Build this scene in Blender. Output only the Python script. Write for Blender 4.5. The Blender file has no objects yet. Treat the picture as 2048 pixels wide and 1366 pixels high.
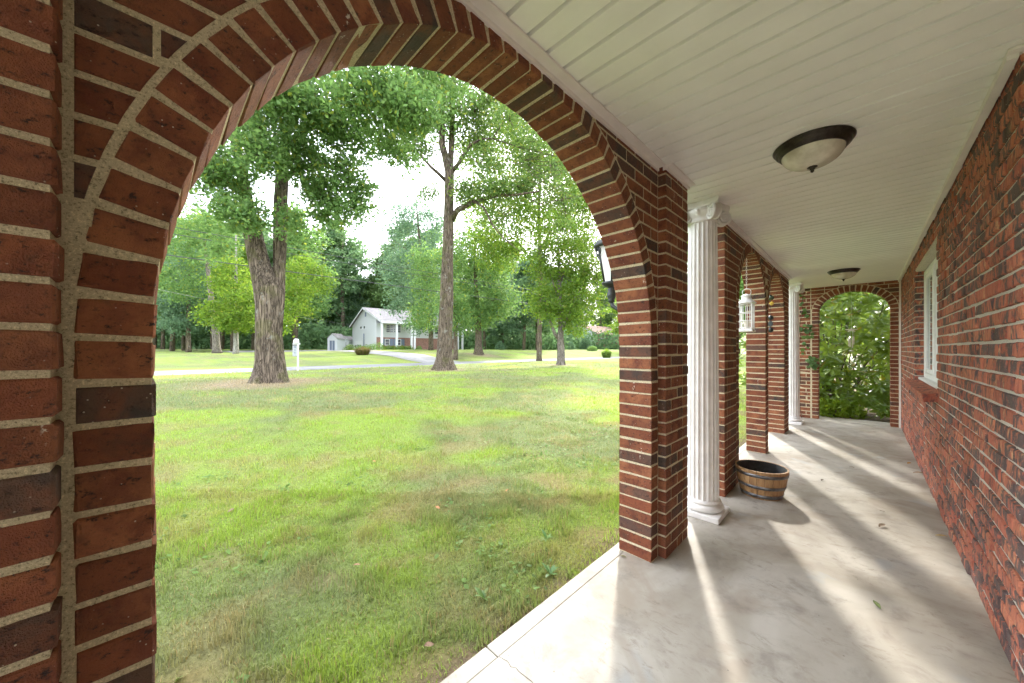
import bpy, bmesh, math, random
import numpy as np
from mathutils import Matrix, Vector

sc = bpy.context.scene
rad = math.radians
# ------------------------------------------------------------------ camera, sky, sun, exposure
EYE = 1.28
YAW = rad(44.82)
CY, SY = math.cos(YAW), math.sin(YAW)
FPX, HOR = 710.5, 698.0
cam_d = bpy.data.cameras.new("camera")
cam = bpy.data.objects.new("camera", cam_d)
sc.collection.objects.link(cam)
cam.location = (0, 0, EYE)
cam.rotation_euler = (rad(90), 0, YAW)
cam_d.sensor_width = 36.0
cam_d.lens = FPX * 36.0 / 2048.0
cam_d.shift_y = (HOR - 683.0) / 2048.0
cam_d.clip_start = 0.02
cam_d.clip_end = 2000.0
sc.camera = cam

SUN_EL = rad(33.0)
SUN_DIR = Vector((-0.44, 0.90))          # horizontal direction towards the sun
SUN_DIR.normalize()
sun_d = bpy.data.lights.new("sun", 'SUN')
sun = bpy.data.objects.new("sun", sun_d)
sc.collection.objects.link(sun)
sun_d.energy = 2.0
sun_d.angle = rad(3.0)
sun_d.color = (1.0, 0.95, 0.86)
tosun = Vector((SUN_DIR.x * math.cos(SUN_EL), SUN_DIR.y * math.cos(SUN_EL), math.sin(SUN_EL)))
sun.rotation_euler = tosun.to_track_quat('Z', 'Y').to_euler()
sun.location = tosun * 60

world = bpy.data.worlds.new("World")
sc.world = world
world.use_nodes = True
wn = world.node_tree
wn.nodes.clear()
w_out = wn.nodes.new('ShaderNodeOutputWorld')
w_bg = wn.nodes.new('ShaderNodeBackground')
w_sky = wn.nodes.new('ShaderNodeTexSky')
w_sky.sky_type = 'NISHITA'
w_sky.sun_disc = False
w_sky.sun_elevation = SUN_EL
w_sky.sun_rotation = math.atan2(SUN_DIR.x, SUN_DIR.y)
w_sky.air_density = 1.0
w_sky.dust_density = 2.5
w_sky.ozone_density = 0.6
# thin bright cloud over the whole dome
w_tc = wn.nodes.new('ShaderNodeTexCoord')
w_map = wn.nodes.new('ShaderNodeMapping')
w_map.inputs['Scale'].default_value = (1, 1, 2.4)
w_nz = wn.nodes.new('ShaderNodeTexNoise')
w_nz.inputs['Scale'].default_value = 2.3
w_nz.inputs['Detail'].default_value = 7
w_nz.inputs['Roughness'].default_value = 0.58
w_rmp = wn.nodes.new('ShaderNodeValToRGB')
w_rmp.color_ramp.elements[0].position = 0.30
w_rmp.color_ramp.elements[0].color = (0.45, 0.45, 0.45, 1)
w_rmp.color_ramp.elements[1].position = 0.60
w_rmp.color_ramp.elements[1].color = (0.95, 0.95, 0.95, 1)
w_mix = wn.nodes.new('ShaderNodeMix')
w_mix.data_type = 'RGBA'
w_mix.inputs[7].default_value = (7.6, 7.9, 8.6, 1)
L = wn.links.new
L(w_tc.outputs['Generated'], w_map.inputs['Vector'])
L(w_map.outputs['Vector'], w_nz.inputs['Vector'])
L(w_nz.outputs['Fac'], w_rmp.inputs['Fac'])
L(w_rmp.outputs['Color'], w_mix.inputs[0])
L(w_sky.outputs['Color'], w_mix.inputs[6])
L(w_mix.outputs[2], w_bg.inputs['Color'])
w_bg.inputs['Strength'].default_value = 0.15
L(w_bg.outputs[0], w_out.inputs[0])

sc.view_settings.view_transform = 'Standard'
sc.view_settings.look = 'None'
sc.view_settings.exposure = 2.45
sc.view_settings.gamma = 1.0
sc.cycles.use_denoising = True
try:
    sc.cycles.denoiser = 'OPENIMAGEDENOISE'
except Exception:
    pass
sc.cycles.max_bounces = 7
sc.cycles.diffuse_bounces = 4
sc.cycles.glossy_bounces = 3
sc.cycles.transmission_bounces = 6
sc.cycles.transparent_max_bounces = 8
sc.cycles.use_adaptive_sampling = True
sc.cycles.adaptive_threshold = 0.03
sc.cycles.sample_clamp_indirect = 8.0

# ------------------------------------------------------------------ helpers
rng = random.Random(7)
COL = sc.collection


def at(u, v, d):
    """world point seen at photo pixel (u, v), d metres in front of the camera (used to survey positions)"""
    r = (u - 1024.0) / FPX * d
    return Vector((r * CY - d * SY, r * SY + d * CY, EYE + (HOR - v) / FPX * d))


def proj(p):
    d = -p[0] * SY + p[1] * CY
    if d < 0.05:
        return None
    r = p[0] * CY + p[1] * SY
    return 1024 + FPX * r / d, HOR - FPX * (p[2] - EYE) / d, d


def tag(o, label=None, cat=None, group=None, kind=None):
    if label: o["label"] = label
    if cat: o["category"] = cat
    if group: o["group"] = group
    if kind: o["kind"] = kind
    return o


def empty(name, loc=(0, 0, 0), label=None, cat=None, group=None, kind=None):
    o = bpy.data.objects.new(name, None)
    o.location = loc
    o.empty_display_size = 0.1
    COL.objects.link(o)
    return tag(o, label, cat, group, kind)


def link(name, me, mat=None, parent=None, local=False):
    o = bpy.data.objects.new(name, me)
    COL.objects.link(o)
    if mat is not None and len(me.materials) == 0:
        me.materials.append(mat)
    if parent is not None:
        o.parent = parent
        if not local:
            o.matrix_parent_inverse = world_of(parent).inverted()
    return o


def world_of(o):
    m = Matrix.LocRotScale(o.location, o.rotation_euler, o.scale)
    if o.parent is not None:
        m = world_of(o.parent) @ o.matrix_parent_inverse @ m
    return m


def copy_tree(o, parent=None):
    c = o.copy()
    COL.objects.link(c)
    if parent is not None:
        c.parent = parent
        c.matrix_parent_inverse = o.matrix_parent_inverse.copy()
    for ch in list(o.children):
        copy_tree(ch, c)
    return c


def mesh_np(name, verts, faces, tone=None, smooth=False):
    """verts (n,3), faces (m,k) arrays of one polygon size; tone: per-vertex rgb"""
    verts = np.asarray(verts, dtype=np.float32)
    faces = np.asarray(faces, dtype=np.int32)
    me = bpy.data.meshes.new(name)
    n, (m, k) = len(verts), faces.shape
    me.vertices.add(n)
    me.vertices.foreach_set("co", verts.ravel())
    me.loops.add(m * k)
    me.loops.foreach_set("vertex_index", faces.ravel())
    me.polygons.add(m)
    me.polygons.foreach_set("loop_start", np.arange(0, m * k, k, dtype=np.int32))
    me.polygons.foreach_set("loop_total", np.full(m, k, dtype=np.int32))
    if tone is not None:
        a = me.color_attributes.new("tone", 'FLOAT_COLOR', 'POINT')
        c = np.ones((n, 4), dtype=np.float32)
        c[:, :3] = tone
        a.data.foreach_set("color", c.ravel())
    me.update(calc_edges=True)
    me.validate()
    if smooth:
        me.polygons.foreach_set("use_smooth", np.ones(m, dtype=bool))
    return me


class MB:
    """collects polygons for one mesh"""
    def __init__(self):
        self.v, self.f, self.s = [], [], []

    def add(self, vs, fs, smooth=False):
        b = len(self.v)
        self.v += [tuple(p) for p in vs]
        self.f += [tuple(i + b for i in f) for f in fs]
        self.s += [smooth] * len(fs)
        return self

    def box(self, x0, x1, y0, y1, z0, z1, ch=0.0):
        if ch <= 0:
            vs = [(x, y, z) for x in (x0, x1) for y in (y0, y1) for z in (z0, z1)]
            fs = [(0, 1, 3, 2), (4, 6, 7, 5), (0, 4, 5, 1), (2, 3, 7, 6), (0, 2, 6, 4), (1, 5, 7, 3)]
            return self.add(vs, fs)
        vs, fs = chamfer_box((x0 + x1) / 2, (y0 + y1) / 2, (z0 + z1) / 2, x1 - x0, y1 - y0, z1 - z0, ch)
        return self.add(vs, fs)

    def tube(self, pts, radii, n=8, cap=True, smooth=True):
        vs, fs = tube_geo(pts, radii, n, cap)
        return self.add(vs, fs, smooth)

    def lathe(self, prof, cx=0, cy=0, n=24, smooth=True, closed=False, wob=None):
        vs, fs = [], []
        for (r, z) in prof:
            for k in range(n):
                a = 2 * math.pi * k / n
                rr = r if wob is None else r * wob(a, z)
                vs.append((cx + rr * math.cos(a), cy + rr * math.sin(a), z))
        for i in range(len(prof) - 1):
            for k in range(n):
                k2 = (k + 1) % n
                fs.append((i * n + k, i * n + k2, (i + 1) * n + k2, (i + 1) * n + k))
        if closed:
            fs.append(tuple(range(n - 1, -1, -1)))
            b = (len(prof) - 1) * n
            fs.append(tuple(range(b, b + n)))
        return self.add(vs, fs, smooth)

    def mesh(self, name):
        me = bpy.data.meshes.new(name)
        me.from_pydata(self.v, [], self.f)
        me.polygons.foreach_set("use_smooth", self.s)
        me.update()
        return me

    def build(self, name, mat, parent=None, local=False):
        return link(name, self.mesh(name), mat, parent, local)


def tube_geo(pts, radii, n=8, cap=True):
    pts = [Vector(p) for p in pts]
    vs, fs = [], []
    up = Vector((0.31, 0.95, 0.07))
    prev = None
    for i, p in enumerate(pts):
        t = (pts[min(i + 1, len(pts) - 1)] - pts[max(i - 1, 0)])
        if t.length < 1e-9:
            t = Vector((0, 0, 1))
        t.normalize()
        if prev is None:
            a = t.cross(up)
            if a.length < 0.05:
                a = t.cross(Vector((1, 0, 0)))
        else:
            a = prev - t * prev.dot(t)
        a.normalize()
        prev = a
        b = t.cross(a)
        r = radii[i] if hasattr(radii, '__len__') else radii
        for k in range(n):
            an = 2 * math.pi * k / n
            vs.append(p + a * (r * math.cos(an)) + b * (r * math.sin(an)))
    for i in range(len(pts) - 1):
        for k in range(n):
            k2 = (k + 1) % n
            fs.append((i * n + k, i * n + k2, (i + 1) * n + k2, (i + 1) * n + k))
    if cap:
        fs.append(tuple(range(n - 1, -1, -1)))
        b0 = (len(pts) - 1) * n
        fs.append(tuple(range(b0, b0 + n)))
    return vs, fs


def chamfer_box(cx, cy, cz, sx, sy, sz, c, jit=0.0, r=None):
    hx, hy, hz = sx / 2, sy / 2, sz / 2
    c = min(c, hx * 0.6, hy * 0.6, hz * 0.6)
    vs, idx = [], {}
    for ix in (-1, 1):
        for iy in (-1, 1):
            for iz in (-1, 1):
                base = [(hx, hy - c, hz - c), (hx - c, hy, hz - c), (hx - c, hy - c, hz)]
                for q in range(3):
                    p = base[q]
                    j = [(r.uniform(-jit, jit) if r else 0.0) for _ in range(3)]
                    idx[(ix, iy, iz, q)] = len(vs)
                    vs.append((cx + ix * p[0] + j[0], cy + iy * p[1] + j[1], cz + iz * p[2] + j[2]))
    fs = []
    I = lambda a, b, d, q: idx[(a, b, d, q)]
    for s in (-1, 1):
        f = [I(s, -1, -1, 0), I(s, 1, -1, 0), I(s, 1, 1, 0), I(s, -1, 1, 0)]
        fs.append(f if s > 0 else f[::-1])
        f = [I(-1, s, -1, 1), I(-1, s, 1, 1), I(1, s, 1, 1), I(1, s, -1, 1)]
        fs.append(f if s > 0 else f[::-1])
        f = [I(-1, -1, s, 2), I(1, -1, s, 2), I(1, 1, s, 2), I(-1, 1, s, 2)]
        fs.append(f if s > 0 else f[::-1])
    for a in (-1, 1):
        for b in (-1, 1):
            f = [I(a, b, -1, 0), I(a, b, -1, 1), I(a, b, 1, 1), I(a, b, 1, 0)]
            fs.append(f if a * b > 0 else f[::-1])
            f = [I(a, -1, b, 2), I(a, -1, b, 0), I(a, 1, b, 0), I(a, 1, b, 2)]
            fs.append(f[::-1] if a * b > 0 else f)
            f = [I(-1, a, b, 1), I(-1, a, b, 2), I(1, a, b, 2), I(1, a, b, 1)]
            fs.append(f[::-1] if a * b > 0 else f)
            for d in (-1, 1):
                f = [I(a, b, d, 0), I(a, b, d, 1), I(a, b, d, 2)]
                fs.append(f if a * b * d > 0 else f[::-1])
    return vs, fs


# ------------------------------------------------------------------ node helper
class NT:
    def __init__(self, name):
        self.m = bpy.data.materials.new(name)
        self.m.use_nodes = True
        self.t = self.m.node_tree
        self.b = self.t.nodes['Principled BSDF']
        self.out = self.t.nodes['Material Output']

    def n(self, typ, **kw):
        nd = self.t.nodes.new('ShaderNode' + typ)
        for k, v in kw.items():
            setattr(nd, k, v)
        return nd

    def put(self, sock, val):
        if isinstance(val, bpy.types.NodeSocket):
            self.t.links.new(val, sock)
        else:
            if isinstance(val, (tuple, list)) and len(val) == 3 and sock.type == 'RGBA':
                val = (*val, 1)
            sock.default_value = val

    local = None

    def pos(self, scale=(1, 1, 1), obj=False):
        if self.local is not None:
            o = self.local
        elif obj:
            o = self.n('TexCoord').outputs['Object']
        else:
            o = self.n('NewGeometry').outputs['Position']
        m = self.n('Mapping')
        self.put(m.inputs['Vector'], o)
        m.inputs['Scale'].default_value = scale
        return m.outputs['Vector']

    def noise(self, vec, scale=5, detail=4, rough=0.55, dist=0.0):
        nd = self.n('TexNoise')
        self.put(nd.inputs['Vector'], vec)
        nd.inputs['Scale'].default_value = scale
        nd.inputs['Detail'].default_value = detail
        nd.inputs['Roughness'].default_value = rough
        nd.inputs['Distortion'].default_value = dist
        return nd.outputs['Fac']

    def voro(self, vec, scale=5, feature='F1'):
        nd = self.n('TexVoronoi', feature=feature)
        self.put(nd.inputs['Vector'], vec)
        nd.inputs['Scale'].default_value = scale
        return nd.outputs['Distance']

    def ramp(self, fac, stops):
        nd = self.n('ValToRGB')
        el = nd.color_ramp.elements
        while len(el) < len(stops):
            el.new(0.5)
        for e, (p, c) in zip(el, stops):
            e.position = p
            e.color = (*c, 1) if isinstance(c, (tuple, list)) else (c, c, c, 1)
        self.put(nd.inputs['Fac'], fac)
        return nd.outputs['Color']

    def step(self, fac, a, b):
        nd = self.n('MapRange')
        nd.interpolation_type = 'SMOOTHSTEP'
        self.put(nd.inputs['Value'], fac)
        nd.inputs['From Min'].default_value = a
        nd.inputs['From Max'].default_value = b
        return nd.outputs['Result']

    def mix(self, fac, a, b, blend='MIX'):
        nd = self.n('Mix', data_type='RGBA', blend_type=blend)
        self.put(nd.inputs[0], fac)
        self.put(nd.inputs[6], a)
        self.put(nd.inputs[7], b)
        return nd.outputs[2]

    def math(self, op, a, b=0.0):
        nd = self.n('Math', operation=op)
        self.put(nd.inputs[0], a)
        self.put(nd.inputs[1], b)
        return nd.outputs[0]

    def bump(self, h, strength=0.5, dist=0.01, normal=None):
        nd = self.n('Bump')
        nd.inputs['Strength'].default_value = strength
        nd.inputs['Distance'].default_value = dist
        self.put(nd.inputs['Height'], h)
        if normal is not None:
            self.put(nd.inputs['Normal'], normal)
        return nd.outputs['Normal']

    def set(self, color=None, rough=None, normal=None, metal=None, spec=None):
        if color is not None: self.put(self.b.inputs['Base Color'], color)
        if rough is not None: self.put(self.b.inputs['Roughness'], rough)
        if normal is not None: self.put(self.b.inputs['Normal'], normal)
        if metal is not None: self.put(self.b.inputs['Metallic'], metal)
        if spec is not None: self.put(self.b.inputs['Specular IOR Level'], spec)
        return self.m


def brick_tone(t, src):
    if src == 'obj':
        c = t.n('ObjectInfo').outputs['Color']
    else:
        c = t.n('Attribute', attribute_name='tone').outputs['Color']
    s = t.n('SeparateColor')
    t.put(s.inputs[0], c)
    off = t.n('VectorMath', operation='MULTIPLY_ADD')     # every brick gets its own piece of texture
    t.put(off.inputs[0], c)
    off.inputs[1].default_value = (31.0, 47.0, 61.0)
    t.put(off.inputs[2], t.n('NewGeometry').outputs['Position'])
    t.local = off.outputs[0]
    return s.outputs[0], s.outputs[1], s.outputs[2]


def porch_brick_mat(src):
    """smooth wire-cut red brick with pits, mortar specks and a few brown-black headers"""
    t = NT('porch_brick_' + src)
    dark, hue, light = brick_tone(t, src)
    p = t.pos()
    dark = t.math('MULTIPLY', dark, t.math('ADD', t.math('MULTIPLY', t.step(t.noise(p, 9, 4, 0.65, 0.5), 0.36, 0.56), 0.55), 0.45))
    n1 = t.noise(p, 11, 5, 0.65, 0.4)
    n2 = t.noise(p, 90, 4, 0.7)
    n3 = t.noise(p, 420, 2, 0.5)
    red = t.mix(hue, (0.215, 0.065, 0.028), (0.335, 0.126, 0.055))
    red = t.mix(t.step(n1, 0.35, 0.7), red, (0.15, 0.040, 0.022))
    blk = t.mix(t.step(n1, 0.4, 0.62), (0.060, 0.050, 0.045), (0.115, 0.068, 0.048))
    col = t.mix(dark, red, blk)
    val = t.n('HueSaturation')
    t.put(val.inputs['Color'], col)
    t.put(val.inputs['Value'], t.math('ADD', light, 0.5))
    col = val.outputs['Color']
    col = t.mix(t.math('MULTIPLY', t.step(t.noise(p, 7, 4, 0.7, 0.8), 0.56, 0.72), 0.65), col, (0.075, 0.042, 0.026))
    col = t.mix(t.step(n2, 0.54, 0.74), col, t.mix(0.65, col, (0.04, 0.022, 0.018)))
    pit = t.step(t.noise(t.pos((1, 1, 1.7)), 48, 5, 0.8), 0.575, 0.65)
    col = t.mix(pit, col, (0.045, 0.025, 0.02))
    speck = t.step(t.voro(p, 75), 0.13, 0.06)
    speck = t.math('MULTIPLY', speck, t.step(n1, 0.50, 0.58))
    col = t.mix(speck, col, (0.6, 0.53, 0.42))
    # lime run-down: a few broken white trails
    lime = t.step(t.noise(t.pos((8, 8, 1.0)), 3.2, 3, 0.5), 0.69, 0.74)
    lime = t.math('MULTIPLY', lime, t.step(t.noise(p, 120, 3, 0.6), 0.52, 0.6))
    col = t.mix(lime, col, (0.62, 0.55, 0.45))
    h = t.math('ADD', t.math('MULTIPLY', n2, 0.7), t.math('MULTIPLY', n3, 0.5))
    h = t.math('SUBTRACT', h, t.math('MULTIPLY', pit, 0.8))
    return t.set(col, t.math('ADD', t.math('MULTIPLY', n2, 0.3), 0.55), t.bump(h, 0.9, 0.006), spec=0.25)


def house_brick_mat(src):
    """rough tumbled brick, flashed with black vertical streaks"""
    t = NT('house_brick_' + src)
    dark, hue, light = brick_tone(t, src)
    p = t.pos()
    sx = t.noise(t.pos((42, 42, 12)), 1.0, 5, 0.65, 0.3)
    patch = t.noise(t.pos((17, 17, 11)), 1.0, 4, 0.65, 0.6)
    n2 = t.noise(p, 60, 5, 0.7)
    col = t.mix(hue, (0.40, 0.115, 0.075), (0.52, 0.195, 0.11))
    col = t.mix(t.step(sx, 0.45, 0.62), col, (0.33, 0.095, 0.065))
    col = t.mix(t.step(t.noise(t.pos((34, 34, 12)), 1.0, 3, 0.6), 0.60, 0.68), col, (0.52, 0.30, 0.16))
    blk = t.math('ADD', patch, t.math('MULTIPLY', t.math('SUBTRACT', dark, 0.5), 0.16))
    blk = t.math('ADD', blk, t.math('MULTIPLY', t.math('SUBTRACT', sx, 0.5), 0.5))
    col = t.mix(t.math('MULTIPLY', t.step(blk, 0.44, 0.58), 0.88), col, (0.075, 0.070, 0.070))
    val = t.n('HueSaturation')
    t.put(val.inputs['Color'], col)
    t.put(val.inputs['Value'], t.math('ADD', light, 0.5))
    col = val.outputs['Color']
    col = t.mix(t.step(n2, 0.62, 0.75), col, (0.07, 0.04, 0.035))
    col = t.mix(t.math('MULTIPLY', t.step(t.voro(p, 70), 0.11, 0.06), 0.7), col, (0.6, 0.55, 0.48))
    h = t.math('ADD', t.math('MULTIPLY', sx, 1.0), t.math('MULTIPLY', n2, 0.6))
    return t.set(col, 0.8, t.bump(h, 1.0, 0.010), spec=0.3)


def mortar_mat(name, c1, c2, bump=0.8):
    t = NT(name)
    p = t.pos()
    n1 = t.noise(p, 9, 4, 0.6)
    n2 = t.noise(p, 210, 4, 0.75)
    col = t.mix(n1, c1, c2)
    col = t.mix(t.step(n2, 0.53, 0.66), col, tuple(x * 0.45 for x in c1))
    col = t.mix(t.step(n2, 0.46, 0.34), col, tuple(min(1, x * 1.3) for x in c2))
    return t.set(col, 0.95, t.bump(t.math('ADD', n2, t.noise(p, 60, 3, 0.6)), bump, 0.006), spec=0.1)


def plain(name, c, rough=0.6, metal=0.0, var=0.12, scale=20, bump=0.1, bdist=0.003, spec=None, c2=None):
    t = NT(name)
    p = t.pos()
    n = t.noise(p, scale, 5, 0.6)
    col = t.mix(t.step(n, 0.35, 0.68), tuple(x * (1 - var) for x in c), c2 or tuple(min(1, x * (1 + var)) for x in c))
    return t.set(col, rough, t.bump(n, bump, bdist), metal, spec)


def leaf_mat(name, gain=1.0, trans=0.42, rough=0.6):
    t = NT(name)
    c = t.n('Attribute', attribute_name='tone').outputs['Color']
    col = t.mix(1.0, c, (gain, gain, gain), 'MULTIPLY')
    t.set(col, rough, spec=0.15)
    tr = t.n('BsdfTranslucent')
    hs = t.n('HueSaturation')
    hs.inputs['Hue'].default_value = 0.485
    hs.inputs['Saturation'].default_value = 1.1
    hs.inputs['Value'].default_value = 1.6
    t.put(hs.inputs['Color'], col)
    t.put(tr.inputs['Color'], hs.outputs['Color'])
    mx = t.n('MixShader')
    mx.inputs[0].default_value = trans
    t.put(mx.inputs[1], t.b.outputs[0])
    t.put(mx.inputs[2], tr.outputs[0])
    t.put(t.out.inputs['Surface'], mx.outputs[0])
    return t.m


M = {}
M['pb_obj'] = porch_brick_mat('obj')
M['pb_att'] = porch_brick_mat('att')
M['hb_obj'] = house_brick_mat('obj')
M['hb_att'] = house_brick_mat('att')
M['mortar'] = mortar_mat('porch_mortar', (0.50, 0.42, 0.27), (0.64, 0.55, 0.385))
M['mortar_h'] = mortar_mat('house_mortar', (0.50, 0.455, 0.38), (0.66, 0.61, 0.52))
M['vinyl'] = plain('white_vinyl', (0.88, 0.87, 0.82), 0.42, var=0.03, scale=3, bump=0.03)
M['trim'] = plain('trim_white', (0.80, 0.75, 0.70), 0.5, var=0.05, scale=6, bump=0.05)
M['paint'] = plain('column_paint', (0.80, 0.79, 0.76), 0.5, var=0.07, scale=9, bump=0.1)
M['bronze'] = plain('dark_bronze', (0.045, 0.036, 0.03), 0.35, 0.6, var=0.3, scale=40)
M['black_iron'] = plain('black_iron', (0.035, 0.04, 0.042), 0.4, 0.3, var=0.3, scale=40)
M['opal'] = plain('alabaster_glass', (0.66, 0.60, 0.47), 0.25, var=0.2, scale=7, bump=0.02, c2=(0.80, 0.76, 0.66))
M['white_metal'] = plain('white_metal', (0.78, 0.77, 0.75), 0.5, var=0.05)
M['oak'] = NT('x').m


def wood_mat():
    t = NT('oak_stave')
    g = t.noise(t.pos((60, 60, 4)), 1.0, 5, 0.6)
    r = t.n('ObjectInfo').outputs['Random']
    c = t.mix(r, (0.36, 0.20, 0.085), (0.50, 0.31, 0.15))
    c = t.mix(t.step(g, 0.4, 0.7), c, (0.28, 0.15, 0.065))
    return t.set(c, 0.55, t.bump(g, 0.25, 0.003))


M['oak'] = wood_mat()
M['hoop'] = plain('hoop_steel', (0.20, 0.20, 0.205), 0.42, 0.7, var=0.35, scale=18)
M['char'] = plain('charred_inside', (0.018, 0.017, 0.018), 0.5, var=0.4, scale=30)


def concrete_mat():
    t = NT('porch_concrete')
    p = t.pos()
    big = t.noise(t.pos((1.0, 0.75, 1)), 1.15, 5, 0.6, 0.6)
    mid = t.noise(p, 5.5, 6, 0.65, 0.4)
    fine = t.noise(p, 130, 3, 0.7)
    col = t.mix(t.step(big, 0.36, 0.66), (0.335, 0.295, 0.235), (0.50, 0.465, 0.405))
    col = t.mix(t.math('MULTIPLY', t.step(t.noise(p, 1.9, 4, 0.6, 0.8), 0.53, 0.68), 0.7), col, (0.31, 0.255, 0.195))
    col = t.mix(t.math('MULTIPLY', t.step(t.noise(p, 2.6, 3, 0.6, 0.5), 0.60, 0.72), 0.6), col, (0.345, 0.355, 0.355))
    # brown dirt in the trowel marks
    dirt = t.math('MULTIPLY', t.step(t.noise(t.pos((7, 12, 1)), 1.5, 8, 0.8, 0.5), 0.50, 0.72),
                  t.step(t.noise(p, 2.2, 2, 0.5), 0.42, 0.58))
    col = t.mix(t.math('MULTIPLY', dirt, 0.75), col, (0.19, 0.15, 0.115))
    col = t.mix(t.step(mid, 0.48, 0.74), col, t.mix(0.7, col, (0.235, 0.205, 0.17)))
    col = t.mix(t.step(fine, 0.62, 0.75), col, t.mix(0.5, col, (0.22, 0.19, 0.16)))
    col = t.mix(t.math('MULTIPLY', t.step(t.voro(p, 14), 0.06, 0.03), 0.6), col, (0.12, 0.10, 0.08))
    h = t.math('ADD', t.math('MULTIPLY', mid, 0.8), t.math('MULTIPLY', fine, 0.25))
    return t.set(col, t.math('ADD', t.math('MULTIPLY', mid, 0.35), 0.42), t.bump(h, 0.22, 0.006), spec=0.4)


M['concrete'] = concrete_mat()

# ------------------------------------------------------------------ brickwork
BRICK_MESH = {}


def brick_mesh(size, mat, var, rough):
    key = (tuple(round(x, 3) for x in size), mat, var)
    me = BRICK_MESH.get(key)
    if me is None:
        r = random.Random(hash((key[0], var)) & 0xffff)
        vs, fs = chamfer_box(0, 0, 0, *size, 0.0035 * (1.6 if rough else 1), 0.0021 * (1.6 if rough else 1), r)
        me = bpy.data.meshes.new('brick')
        me.from_pydata(vs, [], fs)
        me.materials.append(M[mat + '_obj'])
        BRICK_MESH[key] = me
    return me


def prism_mesh(poly, x0, x1, c=0.003):
    """poly: list of (y, z); extruded in x with a small chamfer at the x1 face"""
    n = len(poly)
    cy = sum(p[0] for p in poly) / n
    cz = sum(p[1] for p in poly) / n
    vs = [(x0, y, z) for y, z in poly]
    vs += [(x1 - c, y, z) for y, z in poly]
    for y, z in poly:
        dy, dz = y - cy, z - cz
        L_ = math.hypot(dy, dz) + 1e-6
        k = max(0.0, 1 - c / L_)
        vs.append((x1, cy + dy * k, cz + dz * k))
    area = sum(poly[i][0] * poly[(i + 1) % n][1] - poly[(i + 1) % n][0] * poly[i][1] for i in range(n))
    fs = []
    for i in range(n):
        j = (i + 1) % n
        for b in (0, n):
            fs.append((b + i, b + j, b + n + j, b + n + i))
    fs.append(tuple(range(2 * n, 3 * n)))
    fs.append(tuple(range(n - 1, -1, -1)))
    if area < 0:
        fs = [f[::-1] for f in fs]
    return vs, fs


class Wall:
    """gathers bricks; the ones that show largest become objects of their own, the rest one joined part"""
    def __init__(self, root, mat, rough=False, limit=296):
        self.root, self.mat, self.rough, self.limit = root, mat, rough, limit
        self.items = []

    def tone(self, dark=None, p=0.14):
        if dark is None:
            dark = rng.uniform(0.75, 1.0) if rng.random() < p else rng.uniform(0, 0.12)
        return (dark, rng.random(), rng.uniform(0.36, 0.62))

    def brick(self, c, size, rot=None, tone=None, face=None):
        """c: centre; size; rot: Matrix 3x3; face: point on the visible face for ranking"""
        j = 0.0012 if not self.rough else 0.0018
        c = (c[0] + rng.uniform(-j, j), c[1] + rng.uniform(-j, j), c[2] + rng.uniform(-j, j))
        self.items.append(('b', c, size, rot or Matrix.Identity(3), tone or self.tone(), face or c))

    def cut(self, poly, x0, x1, tone=None):
        cy = sum(p[0] for p in poly) / len(poly)
        cz = sum(p[1] for p in poly) / len(poly)
        self.items.append(('p', poly, (x0, x1), None, tone or self.tone(), (x1, cy, cz)))

    def score(self, it):
        q = proj(it[5])
        if q is None:
            return -1
        u, v, d = q
        if not (-70 < u < 2118 and -70 < v < 1436):
            return -1
        if it[0] == 'b':
            a = sorted(it[2])
            area = a[1] * a[2]
        else:
            ys = [p[0] for p in it[1]]
            zs = [p[1] for p in it[1]]
            area = (max(ys) - min(ys)) * (max(zs) - min(zs))
        return area / d ** 2

    def finish(self):
        order = sorted(self.items, key=self.score, reverse=True)
        vs, fs, tn = [], [], []
        for i, it in enumerate(order):
            own = i < self.limit and self.score(it) > 0
            if own:
                if it[0] == 'b':
                    me = brick_mesh(it[2], self.mat, rng.randrange(4), self.rough)
                    o = bpy.data.objects.new('brick', me)
                    COL.objects.link(o)
                    o.parent = self.root
                    o.matrix_parent_inverse = world_of(self.root).inverted()
                    o.location = it[1]
                    o.rotation_euler = (it[3] @ Matrix.Rotation(rng.uniform(-.006, .006), 3, 'Z')).to_euler()
                else:
                    v, f = prism_mesh(it[1], *it[2])
                    me = bpy.data.meshes.new('brick')
                    me.from_pydata(v, [], f)
                    o = link('brick', me, M[self.mat + '_obj'], self.root)
                o.color = (*it[4], 1)
            else:
                if it[0] == 'b':
                    v, f = chamfer_box(0, 0, 0, *it[2], 0.0035)
                    v = [tuple(it[3] @ Vector(p) + Vector(it[1])) for p in v]
                else:
                    v, f = prism_mesh(it[1], *it[2])
                b = len(vs)
                vs += v
                fs += [tuple(q + b for q in g) for g in f]
                tn += [it[4]] * len(v)
        if vs:
            me = bpy.data.meshes.new('far_bricks')
            me.from_pydata(vs, [], fs)
            a = me.color_attributes.new("tone", 'FLOAT_COLOR', 'POINT')
            a.data.foreach_set("color", np.array([(*t, 1) for t in tn], dtype=np.float32).ravel())
            o = link('far_bricks', me, M[self.mat + '_att'], self.root)
            o["kind"] = "stuff"


CO = 0.0693            # course height
BH = 0.0585            # brick height
CEIL = 2.40
XP = -0.858            # corridor face of the pilasters
XA = -0.904            # corridor face of the near arch
XO = -1.114            # lawn face of the near arch
XH = 0.416             # house wall


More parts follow.
